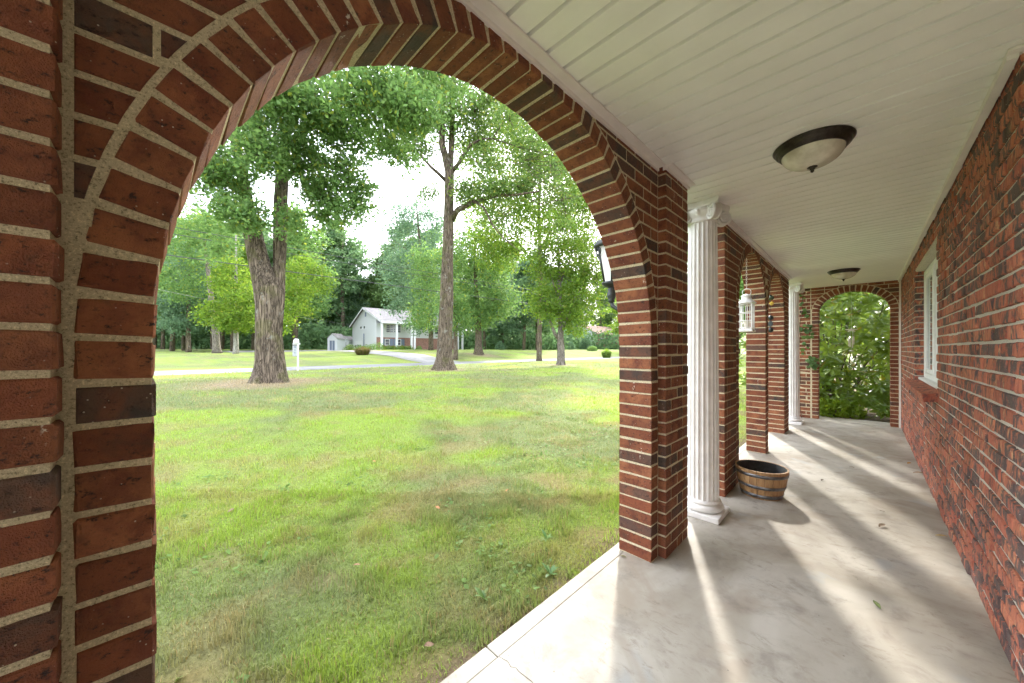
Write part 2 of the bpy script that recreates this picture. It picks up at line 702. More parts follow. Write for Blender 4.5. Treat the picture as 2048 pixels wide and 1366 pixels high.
def core(root, quads, rim, x0, x1, name='mortar', mat='mortar', axis='x'):
    """mortar body: convex front polygons plus rim polylines (each a list of points) closed through the thickness"""
    m = MB()
    T = (lambda x, y, z: (x, y, z)) if axis == 'x' else (lambda x, y, z: (y, x, z))
    for q in quads:
        n = len(q)
        m.add([T(x1, y, z) for y, z in q], [tuple(range(n))])
        m.add([T(x0, y, z) for y, z in q], [tuple(range(n))[::-1]])
    for line in rim:
        n = len(line)
        m.add([T(x0, y, z) for y, z in line] + [T(x1, y, z) for y, z in line], [(i, i + 1, n + i + 1, n + i) for i in range(n - 1)])
    return m.build(name, M[mat], root)


def core_rect(root, ya, yb, za, zb, x0, x1, name='mortar', mat='mortar', axis='x'):
    p = [(ya, za), (yb, za), (yb, zb), (ya, zb)]
    return core(root, [p], [p + p[:1]], x0, x1, name, mat, axis)


def core_arches(root, ya, yb, lines, x0, x1, top, axis='x'):
    quads, rim, y = [], [], ya
    for ln in lines:
        quads.append([(y, -0.2), (ln[0][0], -0.2), (ln[0][0], top), (y, top)])
        for p, q in zip(ln[1:-2], ln[2:-1]):
            quads.append([p, q, (q[0], top), (p[0], top)])
        y = ln[-1][0]
        rim.append(ln)
    quads.append([(y, -0.2), (yb, -0.2), (yb, top), (y, top)])
    rim += [[(ya, -0.2), (ya, top)], [(yb, -0.2), (yb, top)]]
    return core(root, quads, rim, x0, x1, axis=axis)


def arch_line(a0, a1, spring, rise, n=40, off=0.0):
    """points of the opening from the left foot over the crown to the right foot"""
    c, r = (a0 + a1) / 2, (a1 - a0) / 2 + off
    b = rise + off
    pts = [(a0 - off, -0.2), (a0 - off, spring)]
    for i in range(1, n):
        th = math.pi * (1 - i / n)
        pts.append((c + r * math.cos(th), spring + b * math.sin(th)))
    pts += [(a1 + off, spring), (a1 + off, -0.2)]
    return pts


def arc_samples(a0, a1, spring, rise, depth, step):
    """centres and angles of voussoirs, equally spaced along the curve"""
    c, r, b = (a0 + a1) / 2, (a1 - a0) / 2 + depth / 2, rise + depth / 2
    N = 800
    P = [(c - r * math.cos(math.pi * i / N), spring + b * math.sin(math.pi * i / N)) for i in range(N + 1)]
    S = [0.0]
    for i in range(N):
        S.append(S[-1] + math.hypot(P[i + 1][0] - P[i][0], P[i + 1][1] - P[i][1]))
    n = max(3, round(S[-1] / step))
    out, k = [], 0
    for q in range(n):
        s = S[-1] * (q + 0.5) / n
        while S[k + 1] < s:
            k += 1
        f = (s - S[k]) / (S[k + 1] - S[k])
        y = P[k][0] + (P[k + 1][0] - P[k][0]) * f
        z = P[k][1] + (P[k + 1][1] - P[k][1]) * f
        out.append((y, z, math.atan2(P[k + 1][1] - P[k][1], P[k + 1][0] - P[k][0])))
    return out, S[-1] / n


RD = 0.092             # radial depth of the ring


def ring(w, a0, a1, spring, rise, xi, xo, dark=(), darkj=((), ()), p=0.0, step=0.0735, axis='x', jstep=0.0702, left=True, right=True):
    """header ring round one opening: two jambs and the arch"""
    xc, th = (xi + xo) / 2, abs(xi - xo)
    nj = int(round(spring / jstep))
    js = spring / nj

    def put(y, z, ang, tone):
        if axis == 'x':
            R = Matrix.Rotation(ang, 3, 'X')
            n_in = Vector((0, math.sin(ang), -math.cos(ang)))
            w.brick((xc, y, z), (th, BHR, RD), R, tone, (xi, y, z) if abs(n_in.z) < 0 else (xi, y, z))
        else:
            R = Matrix.Rotation(-ang, 3, 'Y')
            w.brick((y, xc, z), (BHR, th, RD), R, tone, (y, xi, z))
    for side, yj in ((0, a0 - RD / 2), (1, a1 + RD / 2)):
        if (side == 0 and not left) or (side == 1 and not right):
            continue
        for k in range(nj):
            BHR = js - 0.0105
            d = k in darkj[side]
            put(yj, (k + 0.5) * js, math.pi / 2 if side == 0 else -math.pi / 2,
                w.tone(rng.uniform(.7, 1) if d else None, p))
    S, st = arc_samples(a0, a1, spring, rise, RD, step)
    for k, (y, z, ang) in enumerate(S):
        BHR = st * ((a1 - a0) / 2) / ((a1 - a0) / 2 + RD / 2) - 0.010
        put(y, z, ang, w.tone(rng.uniform(.75, 1) if k in dark else None, p))


def clip_outside_ring(y0, y1, z0, z1, a0, a1, spring, rise, off, keep):
    """rectangle minus the ring (ellipse) on one side; returns polygon or None. keep: -1 left of crown, +1 right"""
    c, r, b = (a0 + a1) / 2, (a1 - a0) / 2 + off, rise + off
    zs = [z0 + (z1 - z0) * i / 6 for i in range(7)]
    edge = []
    for z in zs:
        q = 1 - ((z - spring) / b) ** 2 if z > spring else 1.0
        if z > spring and q <= 0:
            yy = c
        else:
            yy = c + keep * r * math.sqrt(max(0, q))
        edge.append(yy)
    if keep < 0:
        e = [(min(y1, yy), z) for yy, z in zip(edge, zs)]
        good = [(yy, z) for yy, z in e if yy > y0 + 0.006]
        if len(good) < 2 or max(g[0] for g in good) - y0 < 0.014:
            return None
        poly = [(y0, good[-1][1]), (y0, good[0][1])] + good
    else:
        e = [(max(y0, yy), z) for yy, z in zip(edge, zs)]
        good = [(yy, z) for yy, z in e if yy < y1 - 0.006]
        if len(good) < 2 or y1 - min(g[0] for g in good) < 0.014:
            return None
        poly = [(y1, good[0][1]), (y1, good[-1][1])] + good[::-1]
    # drop repeated points
    out = []
    for q in poly:
        if not out or math.hypot(q[0] - out[-1][0], q[1] - out[-1][1]) > 1e-4:
            out.append(q)
    return out if len(out) >= 3 else None


def courses(z_top=CEIL + 0.02):
    k = 0
    while k * CO < z_top:
        yield k, k * CO + 0.0005, min(k * CO + BH, z_top + 0.02)
        k += 1


def rect(w, x0, x1, y0, y1, z0, z1, tone=None):
    w.brick(((x0 + x1) / 2, (y0 + y1) / 2, (z0 + z1) / 2), (x1 - x0, y1 - y0, z1 - z0), None, tone, (x1, (y0 + y1) / 2, (z0 + z1) / 2))


# ---- the near arch: round opening between two pilastered piers
A0, A1, SPR = 0.0, 2.09, 1.297
arch1 = empty('brick_arch', (-1.0, 1.045, 0),
              'large round brick archway opening onto the lawn, nearest of the porch arches', 'arch', 'porch arches')
w1 = Wall(arch1, 'pb')
inset = 0.0035
P0, P1 = -0.104, 2.192
core_arches(arch1, -0.50, 2.563, [arch_line(A0, A1, SPR, (A1 - A0) / 2, 56, inset)], XO + inset, XA - 0.003, CEIL + 0.05)
for (ya, yb) in ((-0.50, P0 - 0.006), (P1 + 0.006, 2.57 - 0.007)):
    core_rect(arch1, ya, yb, -0.05, CEIL + 0.05, XA - 0.03, XP - 0.0035)
ring(w1, A0, A1, SPR, (A1 - A0) / 2, XA, XO, dark=(14, 16, 24, 25, 28, 32, 35, 40),
     darkj=((1, 9, 16), (2, 5, 8, 15, 17)), p=0.0)
for k, z0, z1 in courses():
    # pilaster of the left pier (runs out of the picture)
    xs = [P0, P0 - 0.195, P0 - 0.30] if k % 2 else [P0, P0 - 0.092, P0 - 0.30]
    for a, b in zip(xs[:-1], xs[1:]):
        rect(w1, XP - 0.10, XP, b + 0.010, a, z0, z1, w1.tone(None, 0.15))
    # right pier: pilaster, two bricks and a jamb strip
    ys = [P1, P1 + 0.092, P1 + 0.291] if k % 2 else [P1, P1 + 0.195, P1 + 0.291]
    for a, b in zip(ys[:-1], ys[1:]):
        rect(w1, XP - 0.10, XP, a, b - 0.010, z0, z1, w1.tone(None, 0.20))
    rect(w1, XO + 0.002, XP, P1 + 0.291, 2.57, z0, z1, w1.tone(None, 0.12))
    # spandrels beside the ring, in the plane of the ring
    if z1 > SPR - 0.05:
        for keep, ya, yb in ((-1, P0 + 0.012, A0 + 0.9), (1, A1 - 0.9, P1 - 0.010)):
            if keep < 0:
                cuts = [ya, ya + (0.20 if k % 2 else 0.10)]
                while cuts[-1] < yb:
                    cuts.append(cuts[-1] + 0.205)
            else:
                cuts = [yb, yb - (0.20 if k % 2 else 0.10)]
                while cuts[-1] > ya:
                    cuts.append(cuts[-1] - 0.205)
                cuts = cuts[::-1]
            for a, b in zip(cuts[:-1], cuts[1:]):
                g0, g1 = (a, b - 0.010) if keep < 0 else (a + 0.010, b)
                pl = clip_outside_ring(g0, g1, z0, z1, A0, A1, SPR, (A1 - A0) / 2, RD + 0.012, keep)
                if pl:
                    w1.cut(pl, XA - 0.09, XA - 0.0005, w1.tone(None, 0.14))
w1.finish()

# ---- the far pair of arches
B0, B1, BS = 3.96, 5.245, 1.682
C0, C1, CS = 5.425, 6.66, 1.70
XO2 = -1.062
arc2 = empty('brick_arcade', (-0.96, 5.3, 0), 'brick arcade with two narrow round arches between the two white columns', 'arcade', 'porch arches')
w2 = Wall(arc2, 'pb')
core_arches(arc2, 3.471, 7.086, [arch_line(B0, B1, BS, (B1 - B0) / 2, 32, inset), arch_line(C0, C1, CS, (C1 - C0) / 2, 32, inset)],
            XO2 + inset, XP - 0.003, CEIL + 0.05)
ring(w2, B0, B1, BS, (B1 - B0) / 2, XP, XO2, dark=(14, 19, 27), darkj=((4,), (3, 21, 18)), p=0.03)
ring(w2, C0, C1, CS, (C1 - C0) / 2, XP, XO2, dark=(9, 24), darkj=((), (7, 14)), p=0.03)
for k, z0, z1 in courses():
    rect(w2, XO2, XP, 3.465, 3.551, z0, z1, w2.tone(None, 0.15))
    ys = [3.561, 3.561 + (0.10 if k % 2 else 0.20), 3.866] if True else []
    for a, b in zip(ys[:-1], ys[1:]):
        pl = clip_outside_ring(a, b - 0.010, z0, z1, B0, B1, BS, (B1 - B0) / 2, RD + 0.010, -1)
        if pl:
            w2.cut(pl, XP - 0.09, XP - 0.0005, w2.tone(None, 0.16))
    if z1 > BS - 0.02:
        a = 3.866
        while a < (B0 + B1) / 2:
            pl = clip_outside_ring(a, a + 0.195, z0, z1, B0, B1, BS, (B1 - B0) / 2, RD + 0.010, -1)
            if pl:
                w2.cut(pl, XP - 0.09, XP - 0.0005, w2.tone(None, 0.1))
            a += 0.205
        # between the two rings
        mid = (B1 + C0) / 2
        a = mid + (0.0 if k % 2 else 0.1)
        while a > (B0 + B1) / 2:
            pl = clip_outside_ring(a - 0.195, a, z0, z1, B0, B1, BS, (B1 - B0) / 2, RD + 0.010, 1)
            if pl and a <= mid + 0.001:
                w2.cut(pl, XP - 0.09, XP - 0.0005, w2.tone(None, 0.1))
            a -= 0.205
        a = mid + (0.008 if k % 2 else 0.05)
        while a < (C0 + C1) / 2:
            pl = clip_outside_ring(a, a + 0.195, z0, z1, C0, C1, CS, (C1 - C0) / 2, RD + 0.010, -1)
            if pl:
                w2.cut(pl, XP - 0.09, XP - 0.0005, w2.tone(None, 0.1))
            a += 0.205
    ys = [C1 + RD + 0.012, C1 + RD + (0.11 if k % 2 else 0.2), 7.005]
    for a, b in zip(ys[:-1], ys[1:]):
        rect(w2, XP - 0.09, XP, a, b - 0.010, z0, z1, w2.tone(None, 0.12))
    rect(w2, XO2, XP, 7.005, 7.092, z0, z1, w2.tone(None, 0.12))
    if z1 > CS - 0.02:
        a = C1 + RD + 0.002
        while a > (C0 + C1) / 2:
            pl = clip_outside_ring(a - 0.195, a, z0, z1, C0, C1, CS, (C1 - C0) / 2, RD + 0.010, 1)
            if pl:
                w2.cut(pl, XP - 0.09, XP - 0.0005, w2.tone(None, 0.1))
            a -= 0.205
w2.finish()

# ---- the end wall with its low arch
E0, E1, ES, ER = -0.60, 0.296, 1.945, 0.348
YE = 8.52
arch3 = empty('end_wall_arch', (-0.15, YE + 0.1, 0), 'brick end wall of the porch with an arched opening filled by green leaves', 'arch', 'porch arches')
w3 = Wall(arch3, 'pb')
core_arches(arch3, -1.104, 0.50, [arch_line(E0, E1, ES, ER, 32, inset)], YE + 0.0035, YE + 0.20, CEIL + 0.05, 'y')
ring(w3, E0, E1, ES, ER, YE, YE + 0.206, dark=(9, 13), darkj=((25,), (5,)), p=0.06, axis='y')
for k, z0, z1 in courses():
    def erect(a, b, tn):
        w3.brick(((a + b) / 2, YE + 0.046, (z0 + z1) / 2), (b - a, 0.09, z1 - z0), None, tn, ((a + b) / 2, YE, (z0 + z1) / 2))
    xs = [-1.11, -0.97, -0.77, E0 - RD - 0.012] if k % 2 else [-1.11, -0.87, E0 - RD - 0.012]
    for a, b in zip(xs[:-1], xs[1:]):
        erect(a, b - 0.010, w3.tone(None, 0.1))
    if z1 > ES:
        for keep, y0_, y1_ in ((-1, E0 - RD - 0.012, -0.15), (1, -0.15, 0.41)):
            cuts = [y0_ + (0.0 if keep < 0 else (0.05 if k % 2 else 0.0))]
            while cuts[-1] < y1_:
                cuts.append(min(cuts[-1] + 0.19, y1_))
            for a, b in zip(cuts[:-1], cuts[1:]):
                if b - a < 0.03:
                    continue
                pl = clip_outside_ring(a, b - 0.010, z0, z1, E0, E1, ES, ER, RD + 0.010, keep)
                if pl:
                    yy = [q[0] for q in pl]
                    zz = [q[1] for q in pl]
                    v, f = prism_mesh(pl, -YE - 0.09, -YE + 0.0)
                    me = bpy.data.meshes.new('brick')
                    me.from_pydata([(p[1], -p[0], p[2]) for p in v], [], f)
                    o = link('brick', me, M['pb_obj'], arch3)
                    o.color = (*w3.tone(None, 0.1), 1)
w3.finish()
MB().box(0.392, 0.414, YE - 0.012, YE + 0.004, 0.0, CEIL, 0.002).build('corner_sealant', M['trim'], arch3)

# ---- house wall with window
W0, W1, WZ0, WZ1 = 4.52, 6.32, 0.925, 2.175
hw = empty('house_wall', (XH + 0.05, 5.4, 0), 'rough red and black brick house wall along the porch with a white window', 'wall')
w4 = Wall(hw, 'hb', True, 298)
HS = 2.292
hm = dict(mat='mortar_h')
V0, V1, VZ0, VZ1 = W0 - 0.012, W1 + 0.012, WZ0 - 0.02, WZ1 + 0.012
core(hw, [[(HS + 0.01, -0.2), (9.2, -0.2), (9.2, VZ0), (HS + 0.01, VZ0)], [(HS + 0.01, VZ0), (V0, VZ0), (V0, VZ1), (HS + 0.01, VZ1)],
          [(V1, VZ0), (9.2, VZ0), (9.2, VZ1), (V1, VZ1)], [(HS + 0.01, VZ1), (9.2, VZ1), (9.2, 3.2), (HS + 0.01, 3.2)]],
     [[(V0, VZ0), (V0, VZ1), (V1, VZ1), (V1, VZ0), (V0, VZ0)], [(HS + 0.01, -0.2), (HS + 0.01, 3.2)]], XH + 0.16, XH + 0.0075, mat='mortar_h')
for k, z0, z1 in courses(CEIL + 0.04):
    y = HS + (0.0 if k % 2 else -0.105)
    while y < 8.56:
        a, b = max(y, HS), y + 0.200
        y += 0.211
        segs = [(a, b)]
        if z1 > WZ0 + 0.01 and z0 < WZ1 - 0.01:
            segs = []
            if a < W0: segs.append((a, min(b, W0)))
            if b > W1: segs.append((max(a, W1), b))
        for a, b in segs:
            if b - a < 0.025:
                continue
            xo = rng.uniform(-0.004, 0.004)
            deep = 0.10
            tn = (rng.random() ** 1.3, rng.random(), rng.uniform(0.38, 0.64))
            w4.brick((XH + xo + deep / 2, (a + b) / 2, (z0 + z1) / 2), (deep, b - a, z1 - z0 - 0.0005), None, tn, (XH, (a + b) / 2, (z0 + z1) / 2))
    # return of the wall at the recessed entry, and the far reveal of the window
    for q in range(4):
        a, b = XH + 0.105 + q * 0.211 - (0 if k % 2 else 0.1), XH + 0.105 + q * 0.211 + 0.2 - (0 if k % 2 else 0.1)
        if a > XH + 0.09:
            w4.brick(((a + b) / 2, HS + 0.05, (z0 + z1) / 2), (b - a, 0.10, z1 - z0), None, (rng.random(), rng.random(), 0.5), ((a + b) / 2, HS, (z0 + z1) / 2))
core_rect(hw, HS + 0.012, HS + 0.15, -0.2, 3.2, XH + 0.16, XH + 1.1, mat='mortar_h')
# rowlock brick sill, sloping out
ns = 25
for i in range(ns):
    yy = W0 - 0.09 + (W1 - W0 + 0.18) * (i + 0.5) / ns
    w4.brick((XH + 0.012, yy, WZ0 - 0.036), (0.19, 0.064, 0.066), Matrix.Rotation(rad(-9), 3, 'Y'),
             (0.05 + 0.3 * rng.random(), rng.random(), rng.uniform(.45, .6)), (XH - 0.08, yy, WZ0 - 0.02))
w4.finish()


def pane_mat():
    t = NT('window_glass')
    t.set((0.30, 0.33, 0.34), 0.06, spec=0.8)
    return t.m


M['glass'] = pane_mat()
win = MB()
xf = XH + 0.070
fr = 0.055
win.box(xf, xf + 0.06, W0 + 0.002, W0 + fr, WZ0 + 0.03, WZ1, 0.004).box(xf, xf + 0.06, W1 - fr, W1 - 0.002, WZ0 + 0.03, WZ1, 0.004)
win.box(xf + .001, xf + 0.059, W0 + fr, W1 - fr, WZ1 - fr, WZ1 - 0.001, 0.004).box(xf + .001, xf + 0.059, W0 + fr, W1 - fr, WZ0 + 0.03, WZ0 + 0.03 + fr, 0.004)
wino = win.build('window', M['white_metal'], hw)
ym = (W0 + W1) / 2
MB().box(xf - 0.012, xf + 0.05, ym - 0.035, ym + 0.035, WZ0 + 0.086, WZ1 - 0.056, 0.004).build('mullion', M['white_metal'], wino)
for a, b in ((W0 + fr, ym - 0.036), (ym + 0.036, W1 - fr)):
    s = MB()
    for (y0_, y1_, z0_, z1_) in ((a, a + 0.04, WZ0 + 0.087, WZ1 - 0.057), (b - 0.04, b, WZ0 + 0.087, WZ1 - 0.057),
                                 (a + 0.04, b - 0.04, WZ0 + 0.087, WZ0 + 0.13), (a + 0.04, b - 0.04, WZ1 - 0.10, WZ1 - 0.057)):
        s.box(xf + 0.008, xf + 0.04, y0_, y1_, z0_, z1_, 0.003)
    s.build('sash', M['white_metal'], wino)
    MB().box(xf + 0.022, xf + 0.026, a + 0.038, b - 0.038, WZ0 + 0.128, WZ1 - 0.098).build('pane', M['glass'], wino)
MB().box(xf - 0.045, xf + 0.06, W0 + 0.004, W1 - 0.004, WZ0 + 0.002, WZ0 + 0.03, 0.006).build('sill', M['white_metal'], wino)

# rest of the house: recessed entry wall behind the camera and the room volume over the porch
hb = MB().box(1.55, 1.70, -5.0, HS + 0.012, -0.2, 3.2).box(XO + 0.02, XA, -0.9, -0.505, -0.2, 2.42)
M['plain_brick'] = plain('entry_brick', (0.62, 0.52, 0.44), 0.9, var=0.35, scale=14, bump=0.5, bdist=0.01)
house = hb.build('house_rear_wall', M['plain_brick'])
tag(house, 'recessed entry wall of the house beside the porch', 'wall', kind='structure')
rf = MB().box(-1.30, 7.0, -5.0, 9.4, 2.56, 2.74).box(0.60, 7.0, 9.2, 9.35, -0.2, 2.55).box(0.58, 0.72, HS + .16, 9.19, 2.41, 2.55)
rf.box(-1.098, 0.58, YE + 0.21, YE + 0.25, 2.41, 2.559).box(-1.098, -1.05, -5.0, YE + 0.2, 2.43, 2.559)
roof = rf.build('porch_roof', M['trim'])
tag(roof, 'roof slab and fascia over the porch', 'roof', kind='structure')

# ------------------------------------------------------------------ floor slab
fl = MB()
fl.box(-1.0792, 1.56, -4.0, 9.0, -0.25, 0.0)
slab = fl.build('porch_floor', M['concrete'])
tag(slab, 'grey stained concrete porch floor slab', 'floor', kind='structure')
# the border strip of the slab, cast in lengths with a tooled joint
for a, b in ((-4.0, 1.008), (1.014, 4.9), (4.906, 9.0)):
    MB().box(-1.163, -1.081, a, b, -0.25, -0.0015, 0.006).build('edge_strip', M['concrete'], slab)
# sill stone under the end arch
MB().box(E0 - 0.35, E1 + .02, YE - 0.06, YE + 0.25, -0.02, 0.004, 0.003).build('threshold', M['concrete'], slab)
# hairline crack running in from the joint
pts, x, y = [], -1.08, 1.01
r2 = random.Random(3)
while x < 0.2:
    pts.append((x, y, 0.0012))
    x += r2.uniform(0.015, 0.035)
    y += r2.uniform(-0.012, 0.018)
cm = MB()
for (a, b) in zip(pts[:-1], pts[1:]):
    wd = r2.uniform(0.0006, 0.0016)
    cm.add([(a[0], a[1] - wd, .0012), (b[0], b[1] - wd, .0012), (b[0], b[1] + wd, .0012), (a[0], a[1] + wd, .0012)], [(0, 1, 2, 3)])
cm.build('crack', plain('crack_dirt', (0.12, 0.10, 0.08), 0.95), slab)

# ------------------------------------------------------------------ ceiling of vinyl boards
ceil = MB().box(-1.04, 1.56, -4.0, YE + 0.2, CEIL + 0.022, CEIL + 0.03).build('porch_ceiling', M['vinyl'])
tag(ceil, 'white vinyl boarded porch ceiling', 'ceiling', kind='structure')
PW = 0.105
pm = MB()
prof = [(0.0, 0.018), (0.004, 0.017), (0.010, 0.0175), (0.016, 0.0), (0.075, 0.0006), (PW - 0.001, 0.0), (PW, 0.015)]
v = []
for x in (-0.905, 1.55):
    v += [(x, a, b) for a, b in prof]
n = len(prof)
pm.add(v, [(i, i + 1, n + i + 1, n + i) for i in range(n - 1)])
pme = pm.mesh('panel')
pme.materials.append(M['vinyl'])
y = 0.939 - 40 * PW
while y < YE + 0.05:
    o = bpy.data.objects.new('panel', pme)
    COL.objects.link(o)
    o.parent = ceil
    o.location = (0, y - 0.006, CEIL + rng.uniform(-.0006, .0006))
    y += PW
tr = []
zt = CEIL - 0.012
for (x0, x1, y0_, y1_) in ((XA - 0.02, -0.852, -0.095, P1 - 0.012), (XP - 0.02, -0.815, P1 - 0.004, 2.585), (XP - .02, -0.815, 3.45, 7.105),
                           (XP - .02, -0.815, -0.7, -0.100), (0.378, XH + 0.01, HS - 0.02, YE)):
    MB().box(x0, x1, y0_, y1_, zt, CEIL - 0.001, 0.0015).box(x0 + 0.002, x0 + 0.03, y0_ + 0.001, y1_ - .001, zt - 0.018, zt - 0.0005) \
        .build('edge_trim', M['trim'], ceil)
MB().box(0.378, 1.2, HS - 0.05, HS - 0.021, zt, CEIL - 0.001, 0.0015).build('edge_trim', M['trim'], ceil)
# soffit band outside the columns
MB().box(-1.04, -0.906, -4.0, YE + 0.2, CEIL + 0.002, CEIL + 0.011).build('soffit_band', M['vinyl'], ceil)

# ------------------------------------------------------------------ columns
def column(x, y, label):
    c = empty('ionic_column', (x, y, 0), label, 'column', 'white porch columns')
    pw = 0.152
    MB().box(-pw, pw, -pw, pw, 0.0, 0.042, 0.005).build('plinth', M['paint'], c, True)
    base = []
    for i in range(13):
        a = -math.pi / 2 + math.pi * i / 12
        base.append((0.118 + 0.026 * math.cos(a), 0.070 + 0.027 * math.sin(a)))
    base = [(0.10, 0.0425)] + base + [(0.122, 0.102), (0.128, 0.106), (0.128, 0.114), (0.121, 0.120), (0.117, 0.128), (0.10, 0.129)]
    MB().lathe(base, n=40).build('base', M['paint'], c, True)
    sh = MB()
    nf, per = 20, 7
    z0, z1 = 0.126, 2.262
    prof = []
    for i in range(14):
        t = i / 13
        prof.append((0.1135 - 0.013 * t ** 1.6, z0 + (z1 - z0) * t))

    def wob(a, z):
        ph = (a * nf / (2 * math.pi)) % 1.0
        if ph < 0.14:
            return 1.0
        q = (ph - 0.14) / 0.86
        return 1.0 - 0.075 * math.sqrt(max(0, 1 - (2 * q - 1) ** 2)) * min(1, 1)
    sh.lathe(prof, n=nf * per, wob=wob, smooth=False)
    sh.build('shaft', M['paint'], c, True)
    # capital: necking, echinus, corner volutes and a hollow-sided abacus
    cap = MB()
    cap.lathe([(0.098, 2.250), (0.106, 2.254), (0.108, 2.262), (0.104, 2.268), (0.104, 2.290), (0.114, 2.302), (0.126, 2.325), (0.128, 2.345), (0.11, 2.36)], n=36)
    ab = []
    for q in range(4):
        a0_ = math.pi / 4 + q * math.pi / 2
        for i in range(8):
            t = i / 8
            a = a0_ + t * math.pi / 2
            # straight chord between corners, pulled inwards
            p0 = Vector((math.cos(a0_), math.sin(a0_))) * 0.215
            p1 = Vector((math.cos(a0_ + math.pi / 2), math.sin(a0_ + math.pi / 2))) * 0.215
            p = p0.lerp(p1, t)
            p *= 1 - 0.20 * math.sin(math.pi * t)
            ab.append((p.x, p.y))
    n_ = len(ab)
    rings_ = [(0.93, 2.356), (0.99, 2.366), (0.99, 2.378), (1.0, 2.380), (1.0, 2.3995)]
    vs = [(px * k, py * k, z) for k, z in rings_ for px, py in ab]
    fs = [(i * n_ + j, i * n_ + (j + 1) % n_, (i + 1) * n_ + (j + 1) % n_, (i + 1) * n_ + j) for i in range(len(rings_) - 1) for j in range(n_)]
    fs.append(tuple(range(n_ - 1, -1, -1)))
    cap.add(vs, fs)
    for q in range(4):           # egg at the middle of each side
        a = q * math.pi / 2
        cap.lathe([(0.001, 2.300), (0.016, 2.310), (0.021, 2.328), (0.015, 2.346), (0.001, 2.352)], 0.118 * math.cos(a), 0.118 * math.sin(a), 10)
    capo = cap.build('capital', M['paint'], c, True)
    for q in range(4):
        a = math.pi / 4 + q * math.pi / 2
        d = Vector((math.cos(a), math.sin(a), 0))
        s_ = Vector((-math.sin(a), math.cos(a), 0))
        cen = d * 0.160 + Vector((0, 0, 2.305))
        vb = MB()
        # scroll: a spiral band on both faces, joined by a waisted roll
        for sg in (-1, 1):
            pts, rr = [], []
            for i in range(46):
                th = i / 45 * 2 * math.pi * 2.1
                R_ = 0.060 * (1 - 0.80 * i / 45)
                pts.append(cen + s_ * (sg * (0.020 + 0.006 * i / 45)) + d * (R_ * math.cos(th + 1.9)) + Vector((0, 0, R_ * math.sin(th + 1.9))))
                rr.append(0.0125 * (1 - 0.55 * i / 45))
            vb.tube(pts, rr, 6)
        nn = 20
        for (o0, r0, o1, r1) in ((-0.020, 0.056, 0.0, 0.050), (0.0, 0.050, 0.020, 0.056)):
            A = [cen + s_ * o0 + d * (r0 * math.cos(2 * math.pi * k / nn)) + Vector((0, 0, r0 * math.sin(2 * math.pi * k / nn))) for k in range(nn)]
            B = [cen + s_ * o1 + d * (r1 * math.cos(2 * math.pi * k / nn)) + Vector((0, 0, r1 * math.sin(2 * math.pi * k / nn))) for k in range(nn)]
            vb.add(A + B, [(k, (k + 1) % nn, nn + (k + 1) % nn, nn + k) for k in range(nn)] + [tuple(range(nn))] + [tuple(range(nn, 2 * nn))], True)
        # band sweeping from the scroll to the abacus
        vb.tube([cen + d * 0.028 + Vector((0, 0, 0.042)), cen - d * 0.01 + Vector((0, 0, 0.056)), cen - d * 0.045 + Vector((0, 0, 0.048))], [0.018, 0.016, 0.012], 8)
        vb.build('volute', M['paint'], capo, True)
    return c


column(-0.905, 3.035, 'white fluted column with scrolled capital, between the two brick piers')
column(-0.905, 7.78, 'white fluted column beside the ivy at the far end of the porch')

# ------------------------------------------------------------------ ceiling lights
def ceiling_light(x, y, label):
    c = empty('ceiling_light', (x, y, CEIL), label, 'light', 'flush porch ceiling lights')
    MB().lathe([(0.02, 0.0), (0.172, 0.0), (0.176, -0.006), (0.170, -0.014), (0.160, -0.017), (0.163, -0.026), (0.155, -0.034), (0.148, -0.036), (0.145, -0.046), (0.137, -0.048), (0.132, -0.040)], n=56) \
        .build('pan', M['bronze'], c, True)
    prof = [(0.136 * math.cos(a), -0.043 - 0.082 * math.sin(a)) for a in [i / 14 * math.pi / 2 for i in range(15)]]
    MB().lathe(prof, n=48).build('glass_bowl', M['opal'], c, True)
    MB().lathe([(0.001, -0.118), (0.022, -0.121), (0.023, -0.127), (0.011, -0.131), (0.012, -0.137), (0.007, -0.141), (0.009, -0.147), (0.004, -0.153), (0.001, -0.155)], n=20) \
        .build('finial', M['bronze'], c, True)


ceiling_light(-0.205, 2.54, 'bronze rimmed ceiling light with alabaster bowl, the nearer of two')
ceiling_light(-0.218, 6.93, 'bronze rimmed ceiling light with alabaster bowl near the end arch')

# ------------------------------------------------------------------ half barrel
bx, by = -0.650, 3.775
bar = empty('half_barrel_planter', (bx, by, 0), 'empty half barrel planter of oak staves with steel hoops on the porch floor', 'planter')
RT, RB, BHt = 0.198, 0.148, 0.245
NS = 20
for i in range(NS):
    a0_, a1_ = 2 * math.pi * (i + 0.03) / NS, 2 * math.pi * (i + 0.97) / NS
    vs = []
    for z, R_ in ((0.0, RB), (BHt * 0.5, (RT + RB) / 2 + 0.006), (BHt, RT)):
        for a in (a0_, (a0_ + a1_) / 2, a1_):
            vs.append((R_ * math.cos(a), R_ * math.sin(a), z))
        for a in (a1_, (a0_ + a1_) / 2, a0_):
            vs.append(((R_ - 0.014) * math.cos(a), (R_ - 0.014) * math.sin(a), z))
    fs = []
    for lv in (0, 6):
        for k in range(6):
            fs.append((lv + k, lv + (k + 1) % 6, lv + 6 + (k + 1) % 6, lv + 6 + k))
    fs += [(5, 4, 3, 2, 1, 0), (12, 13, 14, 15, 16, 17)]
    MB().add(vs, fs).build('stave', M['oak'], bar, True)
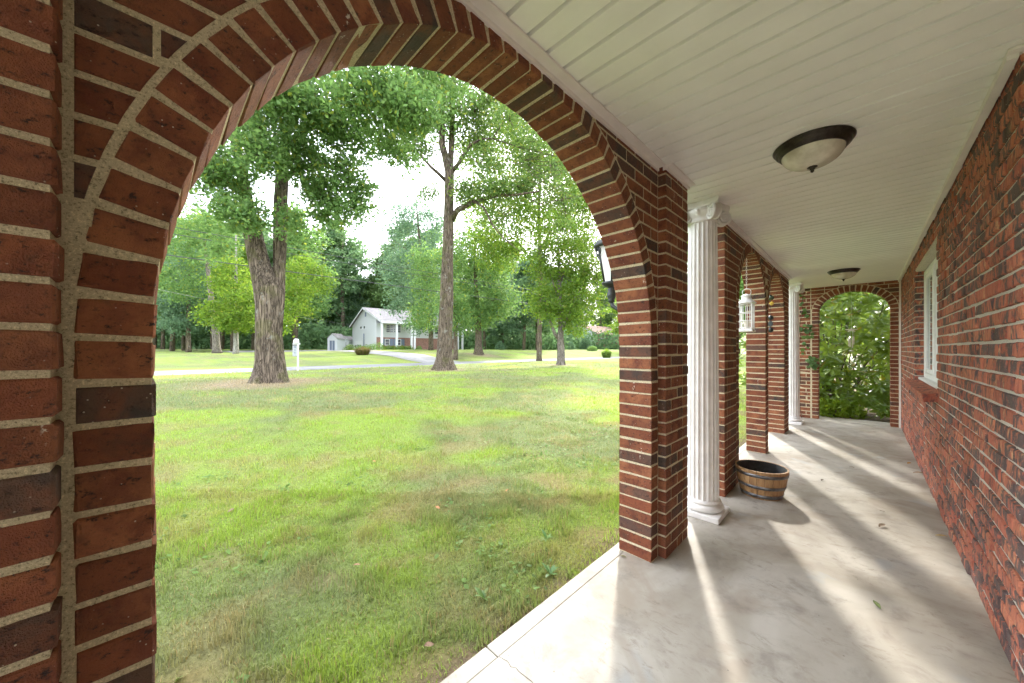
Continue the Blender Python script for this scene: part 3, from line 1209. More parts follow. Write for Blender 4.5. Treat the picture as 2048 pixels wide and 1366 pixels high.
for z, hgt in ((0.012, 0.030), (0.092, 0.026), (0.192, 0.026)):
    r_ = lambda zz: RB + (RT - RB) * zz / BHt + 0.006 * math.sin(math.pi * zz / BHt) + 0.0035
    MB().lathe([(r_(z) - 0.004, z), (r_(z), z), (r_(z + hgt), z + hgt), (r_(z + hgt) - 0.004, z + hgt)], n=60).build('hoop', M['hoop'], bar, True)
MB().lathe([(0.0005, 0.03), (RB - 0.010, 0.03), (RB - 0.013, 0.033), (RT - 0.0165, BHt - 0.004), (RT - 0.0145, BHt - 0.003)], n=48).build('charred_lining', M['char'], bar, True)

# ------------------------------------------------------------------ wall lantern on the lawn side of the near pier
wl = empty('wall_lantern', (-1.116, 2.40, 1.75), 'black wall lantern with frosted glass on the outside of the near pier', 'lantern')
lx, ly = -1.34, 2.40
sides = 6
def hexp(r, z, off=0.0):
    return [(lx + r * math.cos(2 * math.pi * k / sides + off), ly + r * math.sin(2 * math.pi * k / sides + off), z) for k in range(sides)]
cap_ = MB()
lev = [(0.128, 2.038), (0.132, 2.046), (0.128, 2.060), (0.105, 2.085), (0.060, 2.108), (0.030, 2.118), (0.022, 2.135), (0.010, 2.150)]
cap_.lathe(lev, lx, ly, 24)
cap_.lathe([(0.118, 2.030), (0.128, 2.038)], lx, ly, 24)
cap_.build('lantern_roof', M['black_iron'], wl)
g = MB()
lo, hi = hexp(0.058, 1.775), hexp(0.108, 2.035)
g.add(lo + hi, [(k, (k + 1) % sides, sides + (k + 1) % sides, sides + k) for k in range(sides)])
gt = NT('frosted_glass')
gt.set((0.80, 0.82, 0.84), 0.35, spec=0.5)
g.build('glass', gt.m, wl)
for k in range(sides):
    a, b = Vector(lo[k]), Vector(hi[k])
    MB().tube([a, b], [0.007, 0.008], 6).build('rib', M['black_iron'], wl)
    d = (b - Vector((lx, ly, b.z))).normalized()
    m_ = a.lerp(b, 0.74)
    t_ = Vector((-d.y, d.x, 0))
    sb = MB()
    for sg in (-1, 1):
        pts = [m_ + t_ * (sg * (0.004 + 0.030 * math.sin(i / 9 * math.pi * 0.8))) + (b - a) * (0.22 * i / 9) + d * 0.006 for i in range(10)]
        sb.tube(pts, 0.0045, 5)
    sb.build('scroll', M['black_iron'], wl)
MB().lathe([(0.02, 1.735), (0.045, 1.742), (0.070, 1.762), (0.072, 1.776), (0.05, 1.779)], lx, ly, 20).build('lower_rim', M['black_iron'], wl)
MB().lathe([(0.012, 1.625), (0.026, 1.632), (0.020, 1.645), (0.030, 1.665), (0.034, 1.690), (0.026, 1.712), (0.030, 1.722), (0.022, 1.738)], lx, ly, 16).build('stem', M['black_iron'], wl)
pts = [(lx, ly, 1.635), (lx + 0.01, ly, 1.60), (lx + 0.05, ly, 1.572), (lx + 0.11, ly, 1.575), (lx + 0.17, ly, 1.62), (XO - 0.012, ly, 1.66)]
MB().tube(pts, [0.014, 0.016, 0.016, 0.015, 0.014, 0.014], 8).build('bracket_arm', M['black_iron'], wl)
MB().box(XO - 0.016, XO - 0.001, ly - 0.05, ly + 0.05, 1.56, 1.78, 0.006).build('back_plate', M['black_iron'], wl)

# ------------------------------------------------------------------ white hanging lantern in the middle arch
hl = empty('hanging_lantern', (-0.955, 4.70, 1.50), 'white metal candle lantern hanging in the first of the two narrow arches', 'lantern')
hx, hy = -0.955, 4.74
b_ = MB().box(hx - 0.074, hx + 0.074, hy - 0.074, hy + 0.074, 1.475, 1.495, 0.004).box(hx - 0.064, hx + 0.064, hy - 0.064, hy + 0.064, 1.4955, 1.510, 0.004)
b_.build('lantern_base', M['white_metal'], hl)
for sx in (-1, 1):
    for sy in (-1, 1):
        MB().box(hx + sx * 0.060 - 0.006, hx + sx * 0.060 + 0.006, hy + sy * 0.060 - 0.006, hy + sy * 0.060 + 0.006, 1.5105, 1.795, 0.001).build('post', M['white_metal'], hl)
for k in range(4):
    a = k * math.pi / 2
    s = MB()
    for z in (1.522, 1.600, 1.690, 1.783):
        p0 = (0.0605, -0.054); p1 = (0.0605, 0.054)
        A = [(p[0] * math.cos(a) - p[1] * math.sin(a) + hx, p[0] * math.sin(a) + p[1] * math.cos(a) + hy, z) for p in (p0, p1)]
        s.tube(A, 0.0042, 5)
    for yy in (-0.02, 0.02):
        A = [(0.0605 * math.cos(a) - yy * math.sin(a) + hx, 0.0605 * math.sin(a) + yy * math.cos(a) + hy, z) for z in (1.522, 1.783)]
        s.tube(A, 0.0036, 5)
    s.build('muntin', M['white_metal'], hl)
MB().lathe([(0.092, 1.795), (0.094, 1.803), (0.085, 1.808), (0.055, 1.838), (0.050, 1.842), (0.050, 1.872), (0.056, 1.876), (0.053, 1.884), (0.02, 1.900), (0.008, 1.905)], hx, hy, 24).build('lantern_roof', M['white_metal'], hl)
MB().lathe([(0.026, 1.511), (0.026, 1.60), (0.005, 1.602)], hx, hy, 16).build('candle', M['opal'], hl)
pts = [(hx + 0.042 * math.cos(t), hy + 0.01, 1.925 + 0.042 * math.sin(t)) for t in [i / 20 * 2 * math.pi for i in range(21)]]
MB().tube(pts, 0.004, 6).build('carry_ring', M['white_metal'], hl)
ch = MB()
z = 1.962
i = 0
while z < 2.325:
    pts = [((hx + (0.006 * math.cos(t) if i % 2 else 0)), hy + (0 if i % 2 else 0.006 * math.cos(t)), z + 0.014 + 0.014 * math.sin(t)) for t in [q / 10 * 2 * math.pi for q in range(11)]]
    ch.tube(pts, 0.0016, 4)
    z += 0.023
    i += 1
ch.build('chain', M['white_metal'], hl)

# ------------------------------------------------------------------ dark ornament string in the next arch
oc = empty('hanging_ornament', (-0.935, 6.06, 2.0), 'dark hanging ornament string with ball and sun shape in the second narrow arch', 'ornament')
ox, oy = -0.935, 6.06
MB().tube([(ox, oy, 2.30), (ox, oy, 1.52)], 0.0015, 4).build('cord', M['black_iron'], oc)
gm = plain('green_glass', (0.05, 0.075, 0.045), 0.12, spec=0.8)
am = plain('amber_glass', (0.62, 0.42, 0.07), 0.15, spec=0.8)
MB().lathe([(0.002, 1.955), (0.030, 1.968), (0.042, 1.995), (0.030, 2.022), (0.002, 2.036)], ox, oy, 8, False).build('glass_bead', gm, oc)
MB().lathe([(0.002, 1.885), (0.016, 1.893), (0.030, 1.915), (0.018, 1.935), (0.002, 1.942)], ox + .012, oy, 7, False).build('amber_bead', am, oc)
for zc in (1.715, 1.545):
    MB().lathe([(0.034 * math.sin(t) + .0005, zc - 0.034 * math.cos(t)) for t in [i / 10 * math.pi for i in range(11)]], ox, oy, 14).build('dark_ball', M['black_iron'], oc)
s = MB()
ux, uy = CY, SY      # flat sun shape facing along the porch
for i in range(12):
    t = 2 * math.pi * i / 12
    p = [Vector((ox, oy, 1.632)) + (Vector((0.8, -0.6, 0)) * math.cos(t + q) + Vector((0, 0, 1)) * math.sin(t + q)) * r_ for q, r_ in ((-0.2, 0.026), (0, 0.056), (0.2, 0.026))]
    nrm = Vector((0.6, 0.8, 0)) * 0.004
    s.add([v - nrm for v in p] + [v + nrm for v in p], [(0, 1, 2), (5, 4, 3), (0, 3, 4, 1), (1, 4, 5, 2)])
cc = [Vector((ox, oy, 1.632)) + (Vector((0.8, -0.6, 0)) * math.cos(2 * math.pi * k / 14) + Vector((0, 0, 1)) * math.sin(2 * math.pi * k / 14)) * 0.030 for k in range(14)]
s.add([v - Vector((.6, .8, 0)) * 0.009 for v in cc] + [v + Vector((.6, .8, 0)) * 0.009 for v in cc], [tuple(range(14)), tuple(range(27, 13, -1))] + [(k, (k + 1) % 14, 14 + (k + 1) % 14, 14 + k) for k in range(14)])
s.build('sun_disc', M['black_iron'], oc)

# ------------------------------------------------------------------ pale wind chime in the end arch
wc = empty('wind_chime', (-0.17, YE + 0.1, 1.5), 'pale shell wind chime hanging in the arched opening of the end wall', 'wind chime')
qx, qy = -0.17, YE + 0.10
MB().tube([(qx, qy, 2.29), (qx, qy, 1.63)], 0.0012, 4).build('cord', M['white_metal'], wc)
MB().tube([(qx - .12, qy, 1.90), (qx + .10, qy, 1.893)], 0.004, 5).build('cross_bar', M['black_iron'], wc)
st = MB()
for i in range(5):
    t = math.pi / 2 + 2 * math.pi * i / 5
    st.tube([(qx, qy, 1.615), (qx + 0.045 * math.cos(t), qy, 1.615 + 0.02 * math.sin(t)), (qx + 0.085 * math.cos(t), qy - .01, 1.615 + 0.04 * math.sin(t))], [0.016, 0.011, 0.003], 6)
st.build('starfish', M['opal'], wc)
for i in range(6):
    t = 2 * math.pi * i / 6
    z0 = 1.50 - 0.01 * i
    MB().tube([(qx + 0.030 * math.cos(t), qy + 0.03 * math.sin(t), 1.60), (qx + 0.032 * math.cos(t), qy + 0.032 * math.sin(t), z0)], 0.0008, 4).build('thread', M['white_metal'], wc)
    MB().lathe([(0.007, z0), (0.008, z0 - 0.05), (0.007, z0 - 0.13 - 0.01 * (i % 3)), (0.003, z0 - 0.145)], qx + 0.032 * math.cos(t), qy + 0.032 * math.sin(t), 8).build('chime_tube', M['opal'], wc)
MB().tube([(qx, qy, 1.44), (qx, qy, 1.25)], 0.001, 4).build('clapper_cord', M['white_metal'], wc)
MB().tube([(qx - 0.04, qy, 1.243), (qx, qy, 1.25), (qx + .04, qy, 1.243)], [0.002, 0.012, 0.002], 6).build('clapper', M['opal'], wc)
#==NATURE==
# ================================================================== the garden, the road and the houses across it
NR = np.random.default_rng(11)


def sstep(x, a, b):
    t = np.clip((x - a) / (b - a), 0, 1)
    return t * t * (3 - 2 * t)


def vnoise(x, y, scale, seed):
    """smooth value noise in 0..1"""
    tab = np.random.default_rng(seed).random((256, 256))
    x = np.asarray(x, float) * scale + 1000.3
    y = np.asarray(y, float) * scale + 1000.7
    xi, yi = np.floor(x).astype(int), np.floor(y).astype(int)
    fx, fy = x - xi, y - yi
    fx, fy = fx * fx * (3 - 2 * fx), fy * fy * (3 - 2 * fy)
    g_ = lambda a, b: tab[a % 256, b % 256]
    return (g_(xi, yi) * (1 - fx) + g_(xi + 1, yi) * fx) * (1 - fy) + (g_(xi, yi + 1) * (1 - fx) + g_(xi + 1, yi + 1) * fx) * fy


def fbm(x, y, scale, seed, oct=4):
    s, a, t = 0, 1.0, 0
    for o in range(oct):
        s = s + a * vnoise(x, y, scale * 2 ** o, seed + o)
        t += a
        a *= 0.55
    return s / t


def ground_z(x, y):
    x, y = np.asarray(x, float), np.asarray(y, float)
    w = -x
    z = -0.035 + 0.235 * sstep(w, 1.2, 11)
    yf = np.clip((y - 5) / 18, 0, 1)
    up = np.maximum(0, w - 25.6)
    z = z + np.minimum(up, 14) * 0.036 + np.minimum(np.maximum(0, up - 14), 60) * 0.013 + 0.42 * yf * sstep(w, 26, 32) * (1 - 0.7 * sstep(w, 44, 58))
    z = z - 0.05 * sstep(w, 20.4, 21.2) * (1 - sstep(w, 25.2, 26.0))
    z = z + np.clip((w - 105) * 0.06, 0, 14) + np.clip((y - 128) * 0.06, 0, 14)
    b = (fbm(x, y, 0.35, 5, 3) - 0.5) * 0.07 * sstep(w, 2.0, 6) * (1 - sstep(w, 18, 20.5) * (1 - sstep(w, 26.5, 30)))
    z = z + b
    return np.where(x > -1.12, np.where(y > 8.72, -0.06, -0.14), z)


def gz(x, y):
    return float(ground_z(x, y))


def yx(u, x):
    t = (u - 1024.0) / FPX
    return x * (t * SY + CY) / (t * CY - SY)


# patch maps shared by the soil and the blades
def lawn_tone(x, y):
    """rgb of the turf: fresh, dull and dry patches"""
    n1 = fbm(x, y, 0.55, 21, 4)
    n2 = fbm(x, y, 1.7, 31, 4)
    n3 = fbm(x, y, 4.5, 41, 3)
    fresh = np.array([0.20, 0.28, 0.055])
    dull = np.array([0.150, 0.185, 0.075])
    dry = np.array([0.27, 0.225, 0.105])
    k = sstep(n1, 0.40, 0.62)[..., None]
    c = fresh * (1 - k) + dull * k
    k2 = (sstep(n2, 0.56, 0.72) * 0.45)[..., None]
    c = c * (1 - k2) + dry * k2
    k3 = (sstep(n3, 0.60, 0.75) * 0.5)[..., None]
    c = c * (1 - k3) + dry * 0.8 * k3
    c = c * 1.08
    # straw and needles round the big trunks
    for (tx, ty, tr) in ((-13.6, 2.6, 2.6), (-15.4, 10.5, 1.6), (-14.6, 19.3, 1.8), (-30, 25, 2.5)):
        q = sstep(np.hypot(x - tx, y - ty) + 1.5 * (n2 - 0.5), tr, tr * 0.35)[..., None] * 0.9
        c = c * (1 - q) + np.array([0.30, 0.235, 0.165]) * q
    return c


def bare(x, y):
    """0..1: moss, bare soil and thin turf near the slab"""
    return sstep(fbm(x, y, 1.9, 77, 4), 0.53, 0.66) * sstep(x, -4.2, -1.7) * 0.85


def lawn_mat():
    t = NT('lawn_soil')
    c = t.n('Attribute', attribute_name='tone').outputs['Color']
    p = t.pos()
    n = t.noise(p, 38, 5, 0.7)
    n2 = t.noise(p, 6, 5, 0.65)
    col = t.mix(t.step(n, 0.40, 0.70), c, t.mix(0.55, c, (0.05, 0.055, 0.02)))
    col = t.mix(t.math('MULTIPLY', t.step(n2, 0.5, 0.7), 0.5), col, t.mix(0.5, col, (0.24, 0.20, 0.09)))
    return t.set(col, 0.95, t.bump(t.math('ADD', n, n2), 0.9, 0.03), spec=0.1)


xs = np.concatenate([[-700, -400, -260, -190, -150], np.arange(-125, -62, 6.0), np.arange(-62, -26, 1.5), np.arange(-26, -9, 0.35), np.arange(-9, -1.16, 0.12),
                     [-1.165, -1.15, 0.0, 8, 30, 120, 500]])
ys = np.concatenate([[-700, -350, -180, -100, -70, -50, -38, -28, -20, -14], np.arange(-10, -2.5, 0.5), np.arange(-2.5, 9, 0.13), np.arange(9, 46, 0.5), np.arange(46, 120, 5.0), [140, 180, 260, 400, 700]])
GX, GY = np.meshgrid(xs, ys, indexing='ij')
GZ = ground_z(GX, GY)
gv = np.stack([GX.ravel(), GY.ravel(), GZ.ravel()], 1)
ni, nj = len(xs), len(ys)
ii, jj = np.meshgrid(np.arange(ni - 1), np.arange(nj - 1), indexing='ij')
q = (ii * nj + jj).ravel()
gf = np.stack([q, q + nj, q + nj + 1, q + 1], 1)
gt_ = lawn_tone(GX.ravel(), GY.ravel())
bb = bare(GX.ravel(), GY.ravel())[:, None]
soil = np.array([0.21, 0.155, 0.095]) * (1 - 0.6 * vnoise(GX.ravel(), GY.ravel(), 2.1, 9)[:, None]) + np.array([0.23, 0.20, 0.03]) * 0.6 * vnoise(GX.ravel(), GY.ravel(), 2.1, 9)[:, None]
gt_ = gt_ * 0.92 * (1 - bb) + soil * bb
edge = (sstep(GX.ravel(), -1.30, -1.20))[:, None]
gt_ = gt_ * (1 - edge) + np.array([0.17, 0.125, 0.08]) * edge
M['lawn'] = lawn_mat()
gnd = link('ground', mesh_np('ground', gv, gf, gt_, True), M['lawn'])
tag(gnd, 'green lawn and ground around the house', 'ground', kind='structure')

# ------------------------------------------------------------------ grass blades
def in_view(p, mu=220, lo=560, hi=1500):
    d = -p[:, 0] * SY + p[:, 1] * CY
    r = p[:, 0] * CY + p[:, 1] * SY
    u = 1024 + FPX * r / np.maximum(d, 0.01)
    return (d > 0.3) & (u > 320 - mu) & (u < 1500 + mu), d


def blades(n, dmin, dmax, hgt, wid, power, seg2):
    th = NR.uniform(-0.95, 0.68, n)                       # angle about the view axis
    dd = (dmin ** power + (dmax ** power - dmin ** power) * NR.random(n)) ** (1 / power)
    r = dd * np.tan(th)
    x, y = r * CY - dd * SY, r * SY + dd * CY
    keep = (x < -1.175) & (x > -20.6) & (y < 44)
    bz = bare(x, y)
    dens = (0.45 + 0.75 * fbm(x, y, 2.6, 15, 3)) * (1 - 0.86 * bz)
    keep &= NR.random(n) < dens
    x, y, dd, bz = x[keep], y[keep], dd[keep], bz[keep]
    n = len(x)
    z = ground_z(x, y)
    tuft = fbm(x, y, 5.0, 55, 2)
    h = hgt * (0.45 + 0.9 * NR.random(n)) * (0.65 + 0.9 * sstep(tuft, 0.4, 0.7))
    w = wid * (0.7 + 0.6 * NR.random(n))
    az = NR.uniform(0, 2 * np.pi, n)
    lean = NR.normal(0, 0.55, n)
    la = NR.uniform(0, 2 * np.pi, n)
    side = np.stack([np.cos(az), np.sin(az), np.zeros(n)], 1) * w[:, None] * 0.5
    ld = np.stack([np.cos(la), np.sin(la), np.zeros(n)], 1)
    b = np.stack([x, y, z - 0.004], 1)
    mid = b + np.array([0, 0, 1.0]) * (h * 0.55)[:, None] + ld * (np.abs(lean) * h * 0.25)[:, None]
    tip = b + np.array([0, 0, 1.0]) * (h * np.cos(np.clip(np.abs(lean), 0, 1.2)))[:, None] + ld * (np.abs(lean) * h * 0.9)[:, None]
    c = lawn_tone(x, y)
    c = c * (0.85 + 0.55 * NR.random(n))[:, None]
    dryk = (NR.random(n) < 0.10)[:, None]
    c = np.where(dryk, np.array([0.30, 0.25, 0.12]) * (0.7 + 0.5 * NR.random(n))[:, None], c)
    if seg2:
        V = np.stack([b - side, b + side, mid + side * 0.8, mid - side * 0.8, tip + side * 0.12, tip - side * 0.12], 1).reshape(-1, 3)
        o = np.arange(n)[:, None] * 6
        F = np.concatenate([o + np.array([0, 1, 2, 3]), o + np.array([3, 2, 4, 5])], 0)
        C = np.repeat(c, 6, 0)
    else:
        V = np.stack([b - side, b + side, tip + side * 0.2, tip - side * 0.2], 1).reshape(-1, 3)
        F = np.arange(n)[:, None] * 4 + np.array([0, 1, 2, 3])
        C = np.repeat(c, 4, 0)
    return V, F, C


M['blade'] = leaf_mat('grass_blade', 1.0, 0.35, 0.55)
sets = [blades(120000, 1.1, 3.2, 0.036, 0.0046, 2.0, True), blades(120000, 3.0, 7.0, 0.036, 0.0068, 1.6, False),
        blades(80000, 6.8, 13, 0.042, 0.014, 1.5, False), blades(52000, 12.5, 30, 0.048, 0.028, 1.3, False)]
# clover and low rosettes mixed into the turf by the slab
n = 5200
cx_ = NR.uniform(-4.6, -1.2, n)
cy_ = NR.uniform(-0.6, 5.5, n)
kp = fbm(cx_, cy_, 1.5, 91, 3) > 0.56
cx_, cy_ = cx_[kp], cy_[kp]
n = len(cx_)
cz_ = ground_z(cx_, cy_) + NR.uniform(0.008, 0.035, n)
az = NR.uniform(0, 2 * np.pi, n)
ln_ = NR.uniform(0.010, 0.022, n)
e1 = np.stack([np.cos(az), np.sin(az), NR.normal(0, .35, n)], 1) * ln_[:, None]
e2 = np.stack([-np.sin(az), np.cos(az), NR.normal(0, .35, n)], 1) * (ln_ * 0.75)[:, None]
cc_ = np.stack([cx_, cy_, cz_], 1)
V = np.stack([cc_ - e1, cc_ + e2, cc_ + e1, cc_ - e2], 1).reshape(-1, 3)
col = np.array([0.11, 0.18, 0.05]) * (0.7 + 0.7 * NR.random(n))[:, None]
sets.append((V, np.arange(n)[:, None] * 4 + np.arange(4), np.repeat(col, 4, 0)))
Vs, Fs, Cs, off = [], [], [], 0
for V, F, C_ in sets:
    Vs.append(V); Fs.append(F + off); Cs.append(C_)
    off += len(V)
gr = link('grass', mesh_np('grass', np.concatenate(Vs), np.concatenate(Fs), np.concatenate(Cs)), M['blade'])
tag(gr, 'mown green lawn grass with dry patches', 'grass', kind='stuff')

# broad-leaved weeds by the slab edge
def blade_leaf(L_, W_, curl):
    """flat leaf along +x with a fold and an arch: 2x4 quads"""
    vs, fs = [], []
    prof = [0.18, 0.75, 1.0, 0.7, 0.06]
    for i, p in enumerate(prof):
        t = i / 4
        zz = curl * math.sin(t * 2.2) * L_
        for s_ in (-1, 0, 1):
            vs.append((t * L_, s_ * p * W_ / 2, zz + (0.10 * W_ if s_ else 0)))
    for i in range(4):
        for k in range(2):
            a = i * 3 + k
            fs.append((a, a + 3, a + 4, a + 1))
    return vs, fs


M['weed'] = NT('weed_leaf').m


def tint_leaf(name, c1, c2, trans=0.35):
    t = NT(name)
    r = t.n('ObjectInfo').outputs['Random']
    col = t.mix(r, c1, c2)
    t.set(col, 0.45, spec=0.4)
    tr = t.n('BsdfTranslucent')
    t.put(tr.inputs['Color'], t.mix(0.3, col, (0.35, 0.5, 0.05)))
    mx = t.n('MixShader')
    mx.inputs[0].default_value = trans
    t.put(mx.inputs[1], t.b.outputs[0])
    t.put(mx.inputs[2], tr.outputs[0])
    t.put(t.out.inputs['Surface'], mx.outputs[0])
    return t.m


M['weed'] = tint_leaf('weed_leaf', (0.09, 0.19, 0.06), (0.16, 0.26, 0.07))
lv, lf = blade_leaf(0.085, 0.026, 0.25)
wl_me = bpy.data.meshes.new('leaf')
wl_me.from_pydata(lv, [], lf)
wl_me.polygons.foreach_set("use_smooth", [True] * len(lf))
wl_me.materials.append(M['weed'])
for i, (wx, wy) in enumerate(((-1.42, 1.22), (-1.30, 1.62), (-1.55, 1.9))):
    wd = empty('weed', (wx, wy, gz(wx, wy)), 'low broad-leaved weed growing beside the concrete slab edge', 'weed', 'weeds along the slab edge')
    for k in range(rng.randrange(6, 9)):
        o = bpy.data.objects.new('leaf', wl_me)
        COL.objects.link(o)
        o.parent = wd
        s_ = rng.uniform(0.45, 0.95)
        o.scale = (s_, s_, s_)
        o.rotation_euler = (rng.uniform(-.2, .2), rng.uniform(-0.5, 0.0), 2 * math.pi * k / 7 + rng.uniform(-.4, .4))

# ------------------------------------------------------------------ road, driveway
def strip(name, x0, x1, y0, y1, nx, ny, dz, mat, label, cat, crown=0.0):
    X, Y = np.meshgrid(np.linspace(x0, x1, nx), np.linspace(y0, y1, ny), indexing='ij')
    Z = ground_z(X, Y) + dz
    if crown:
        Z = np.full_like(X, 0.168) + 0.03 * (1 - ((X - (x0 + x1) / 2) / ((x1 - x0) / 2)) ** 2)
    v = np.stack([X.ravel(), Y.ravel(), Z.ravel()], 1)
    a, b = np.meshgrid(np.arange(nx - 1), np.arange(ny - 1), indexing='ij')
    q = (a * ny + b).ravel()
    return tag(link(name, mesh_np(name, v, np.stack([q, q + ny, q + ny + 1, q + 1], 1), None, True), mat), label, cat, kind='structure')


def asphalt(name, c1, c2):
    t = NT(name)
    p = t.pos()
    n = t.noise(p, 0.7, 5, 0.6, 0.5)
    f = t.noise(p, 45, 3, 0.7)
    col = t.mix(t.step(n, 0.35, 0.65), c1, c2)
    col = t.mix(t.step(f, 0.6, 0.8), col, tuple(x * 0.6 for x in c1))
    return t.set(col, 0.9, t.bump(f, 0.4, 0.01), spec=0.3)


strip('road', -25.3, -21.1, -140, 260, 7, 60, 0.0, asphalt('road_asphalt', (0.13, 0.13, 0.137), (0.20, 0.20, 0.205)), 'grey asphalt road passing in front of the house', 'road', 1)
strip('driveway', -62, -25.2, 15.2, 18.9, 60, 8, 0.03, asphalt('drive_asphalt', (0.19, 0.185, 0.18), (0.27, 0.26, 0.255)), 'pale asphalt driveway leading to the white house', 'driveway')
strip('parking_area', -62, -50, 6.0, 15.1, 20, 12, 0.03, asphalt('park_asphalt', (0.19, 0.185, 0.18), (0.27, 0.26, 0.255)), 'pale asphalt parking area beside the white house', 'driveway')

# ------------------------------------------------------------------ trees
def bark_mat(name, c1, c2, scale=1.0, moss=0.0):
    t = NT(name)
    p = t.pos((15 * scale, 15 * scale, 1.5 * scale))
    v = t.math('ABSOLUTE', t.math('SUBTRACT', t.noise(p, 1.1, 4, 0.55, 0.5), 0.5))
    n = t.noise(p, 2.0, 6, 0.7, 0.4)
    q = t.pos()
    col = t.mix(t.step(n, 0.35, 0.65), c1, c2)
    col = t.mix(t.step(v, 0.06, 0.0), col, tuple(x * 0.35 for x in c1))
    col = t.mix(t.math('MULTIPLY', t.step(t.noise(q, 3.5, 4, 0.6), 0.60, 0.68), 0.55), col, (0.30, 0.31, 0.27))
    if moss:
        col = t.mix(t.math('MULTIPLY', t.step(t.noise(q, 2.2, 4, 0.6), 0.50, 0.62), moss), col, (0.12, 0.13, 0.03))
    h = t.math('ADD', t.math('MULTIPLY', t.step(v, 0.0, 0.10), 1.0), t.math('MULTIPLY', n, 0.8))
    return t.set(col, 0.95, t.bump(h, 1.0, 0.04), spec=0.15)


M['bark'] = bark_mat('bark_brown', (0.135, 0.105, 0.078), (0.225, 0.18, 0.132), 1.0, 0.3)
M['bark_grey'] = bark_mat('bark_grey', (0.20, 0.175, 0.145), (0.31, 0.275, 0.225), 1.3)
M['bark_pale'] = bark_mat('bark_pale', (0.34, 0.32, 0.28), (0.46, 0.44, 0.40), 1.0)
M['leaf'] = leaf_mat('tree_leaf', 1.0, 0.5, 0.55)


def leaf_cloud(cent, size, pal, up=0.5, R=NR, aspect=0.55):
    """one four-cornered folded leaf at every point of cent"""
    n = len(cent)
    L_ = size * (0.65 + 0.7 * R.random(n))
    nrm = R.normal(0, 1, (n, 3))
    nrm[:, 2] += up * np.sign(R.random(n) - 0.1)
    nrm /= np.linalg.norm(nrm, axis=1)[:, None]
    d = R.normal(0, 1, (n, 3))
    d[:, 2] -= 0.35
    d -= nrm * (d * nrm).sum(1)[:, None]
    d /= np.linalg.norm(d, axis=1)[:, None]
    s = np.cross(nrm, d)
    f = nrm * (L_ * 0.12)[:, None]
    a = cent - d * (L_ * 0.5)[:, None]
    b = cent + s * (L_ * aspect * 0.5)[:, None] + f
    c = cent + d * (L_ * 0.5)[:, None]
    e = cent - s * (L_ * aspect * 0.5)[:, None] + f
    V = np.stack([a, b, c, e], 1).reshape(-1, 3)
    F = np.arange(n)[:, None] * 4 + np.arange(4)
    k = R.random(n)[:, None]
    col = np.array(pal[0]) * (1 - k) + np.array(pal[1]) * k
    col = col * (0.8 + 0.4 * R.random(n))[:, None]
    if len(pal) > 2:
        m = (R.random(n) < 0.06)[:, None]
        col = np.where(m, np.array(pal[2]), col)
    return V, F, np.repeat(col, 4, 0)


def sprays(blobs, R=NR):
    """blobs: (centre, radii, sub-clusters, leaves each, sub radius). Returns leaf points and spray centres"""
    pts, subs = [], []
    for (c, r, ns_, nl, sr) in blobs:
        d = R.normal(0, 1, (ns_, 3))
        d /= np.linalg.norm(d, axis=1)[:, None]
        rr = R.random(ns_) ** 0.42
        sc_ = np.array(c) + d * rr[:, None] * np.array(r)
        subs.append((np.array(c), sc_))
        o = R.normal(0, 1, (ns_, nl, 3)) * np.array([sr, sr, sr * 0.55])
        o[:, :, 2] -= 0.25 * (np.hypot(o[:, :, 0], o[:, :, 1]))
        pts.append((sc_[:, None, :] + o).reshape(-1, 3))
    return np.concatenate(pts), subs


def trunk_mesh(pts, radii, n, flare=0.0, fh=1.2, ridges=0.0, seed=1, sub=6):
    """tapered trunk with root flare and ridged bark"""
    r0 = np.random.default_rng(seed)
    P = [Vector(p) for p in pts]
    pp, rr = [], []
    for i in range(len(P) - 1):
        for k in range(sub):
            t = k / sub
            pp.append(P[i].lerp(P[i + 1], t))
            rr.append(radii[i] * (1 - t) + radii[i + 1] * t)
    pp.append(P[-1]); rr.append(radii[-1])
    vs, fs = tube_geo(pp, rr, n, True)
    ph = r0.uniform(0, 6.28, 6)
    out = []
    base = P[0].z
    for i, v in enumerate(vs):
        if i >= len(pp) * n:
            out.append(v); continue
        c = pp[i // n]
        a = 2 * math.pi * (i % n) / n
        k = 1.0
        h = max(0.0, c.z - base)
        if flare:
            q = max(0.0, 1 - h / fh) ** 2.2
            k += flare * q * (0.7 + 0.55 * math.sin(5 * a + ph[0]) * 0.6 + 0.25 * math.sin(3 * a + ph[1]))
        if ridges:
            k += ridges * (math.sin(13 * a + ph[2] + 0.8 * math.sin(h * 1.3 + ph[4])) * 0.5 + math.sin(7 * a + ph[3] + h * 0.35) * 0.5 + 0.6 * math.sin(h * 2.1 + 3 * a))
        out.append(c + (v - c) * k)
    m = MB()
    m.add(out, fs, True)
    return m


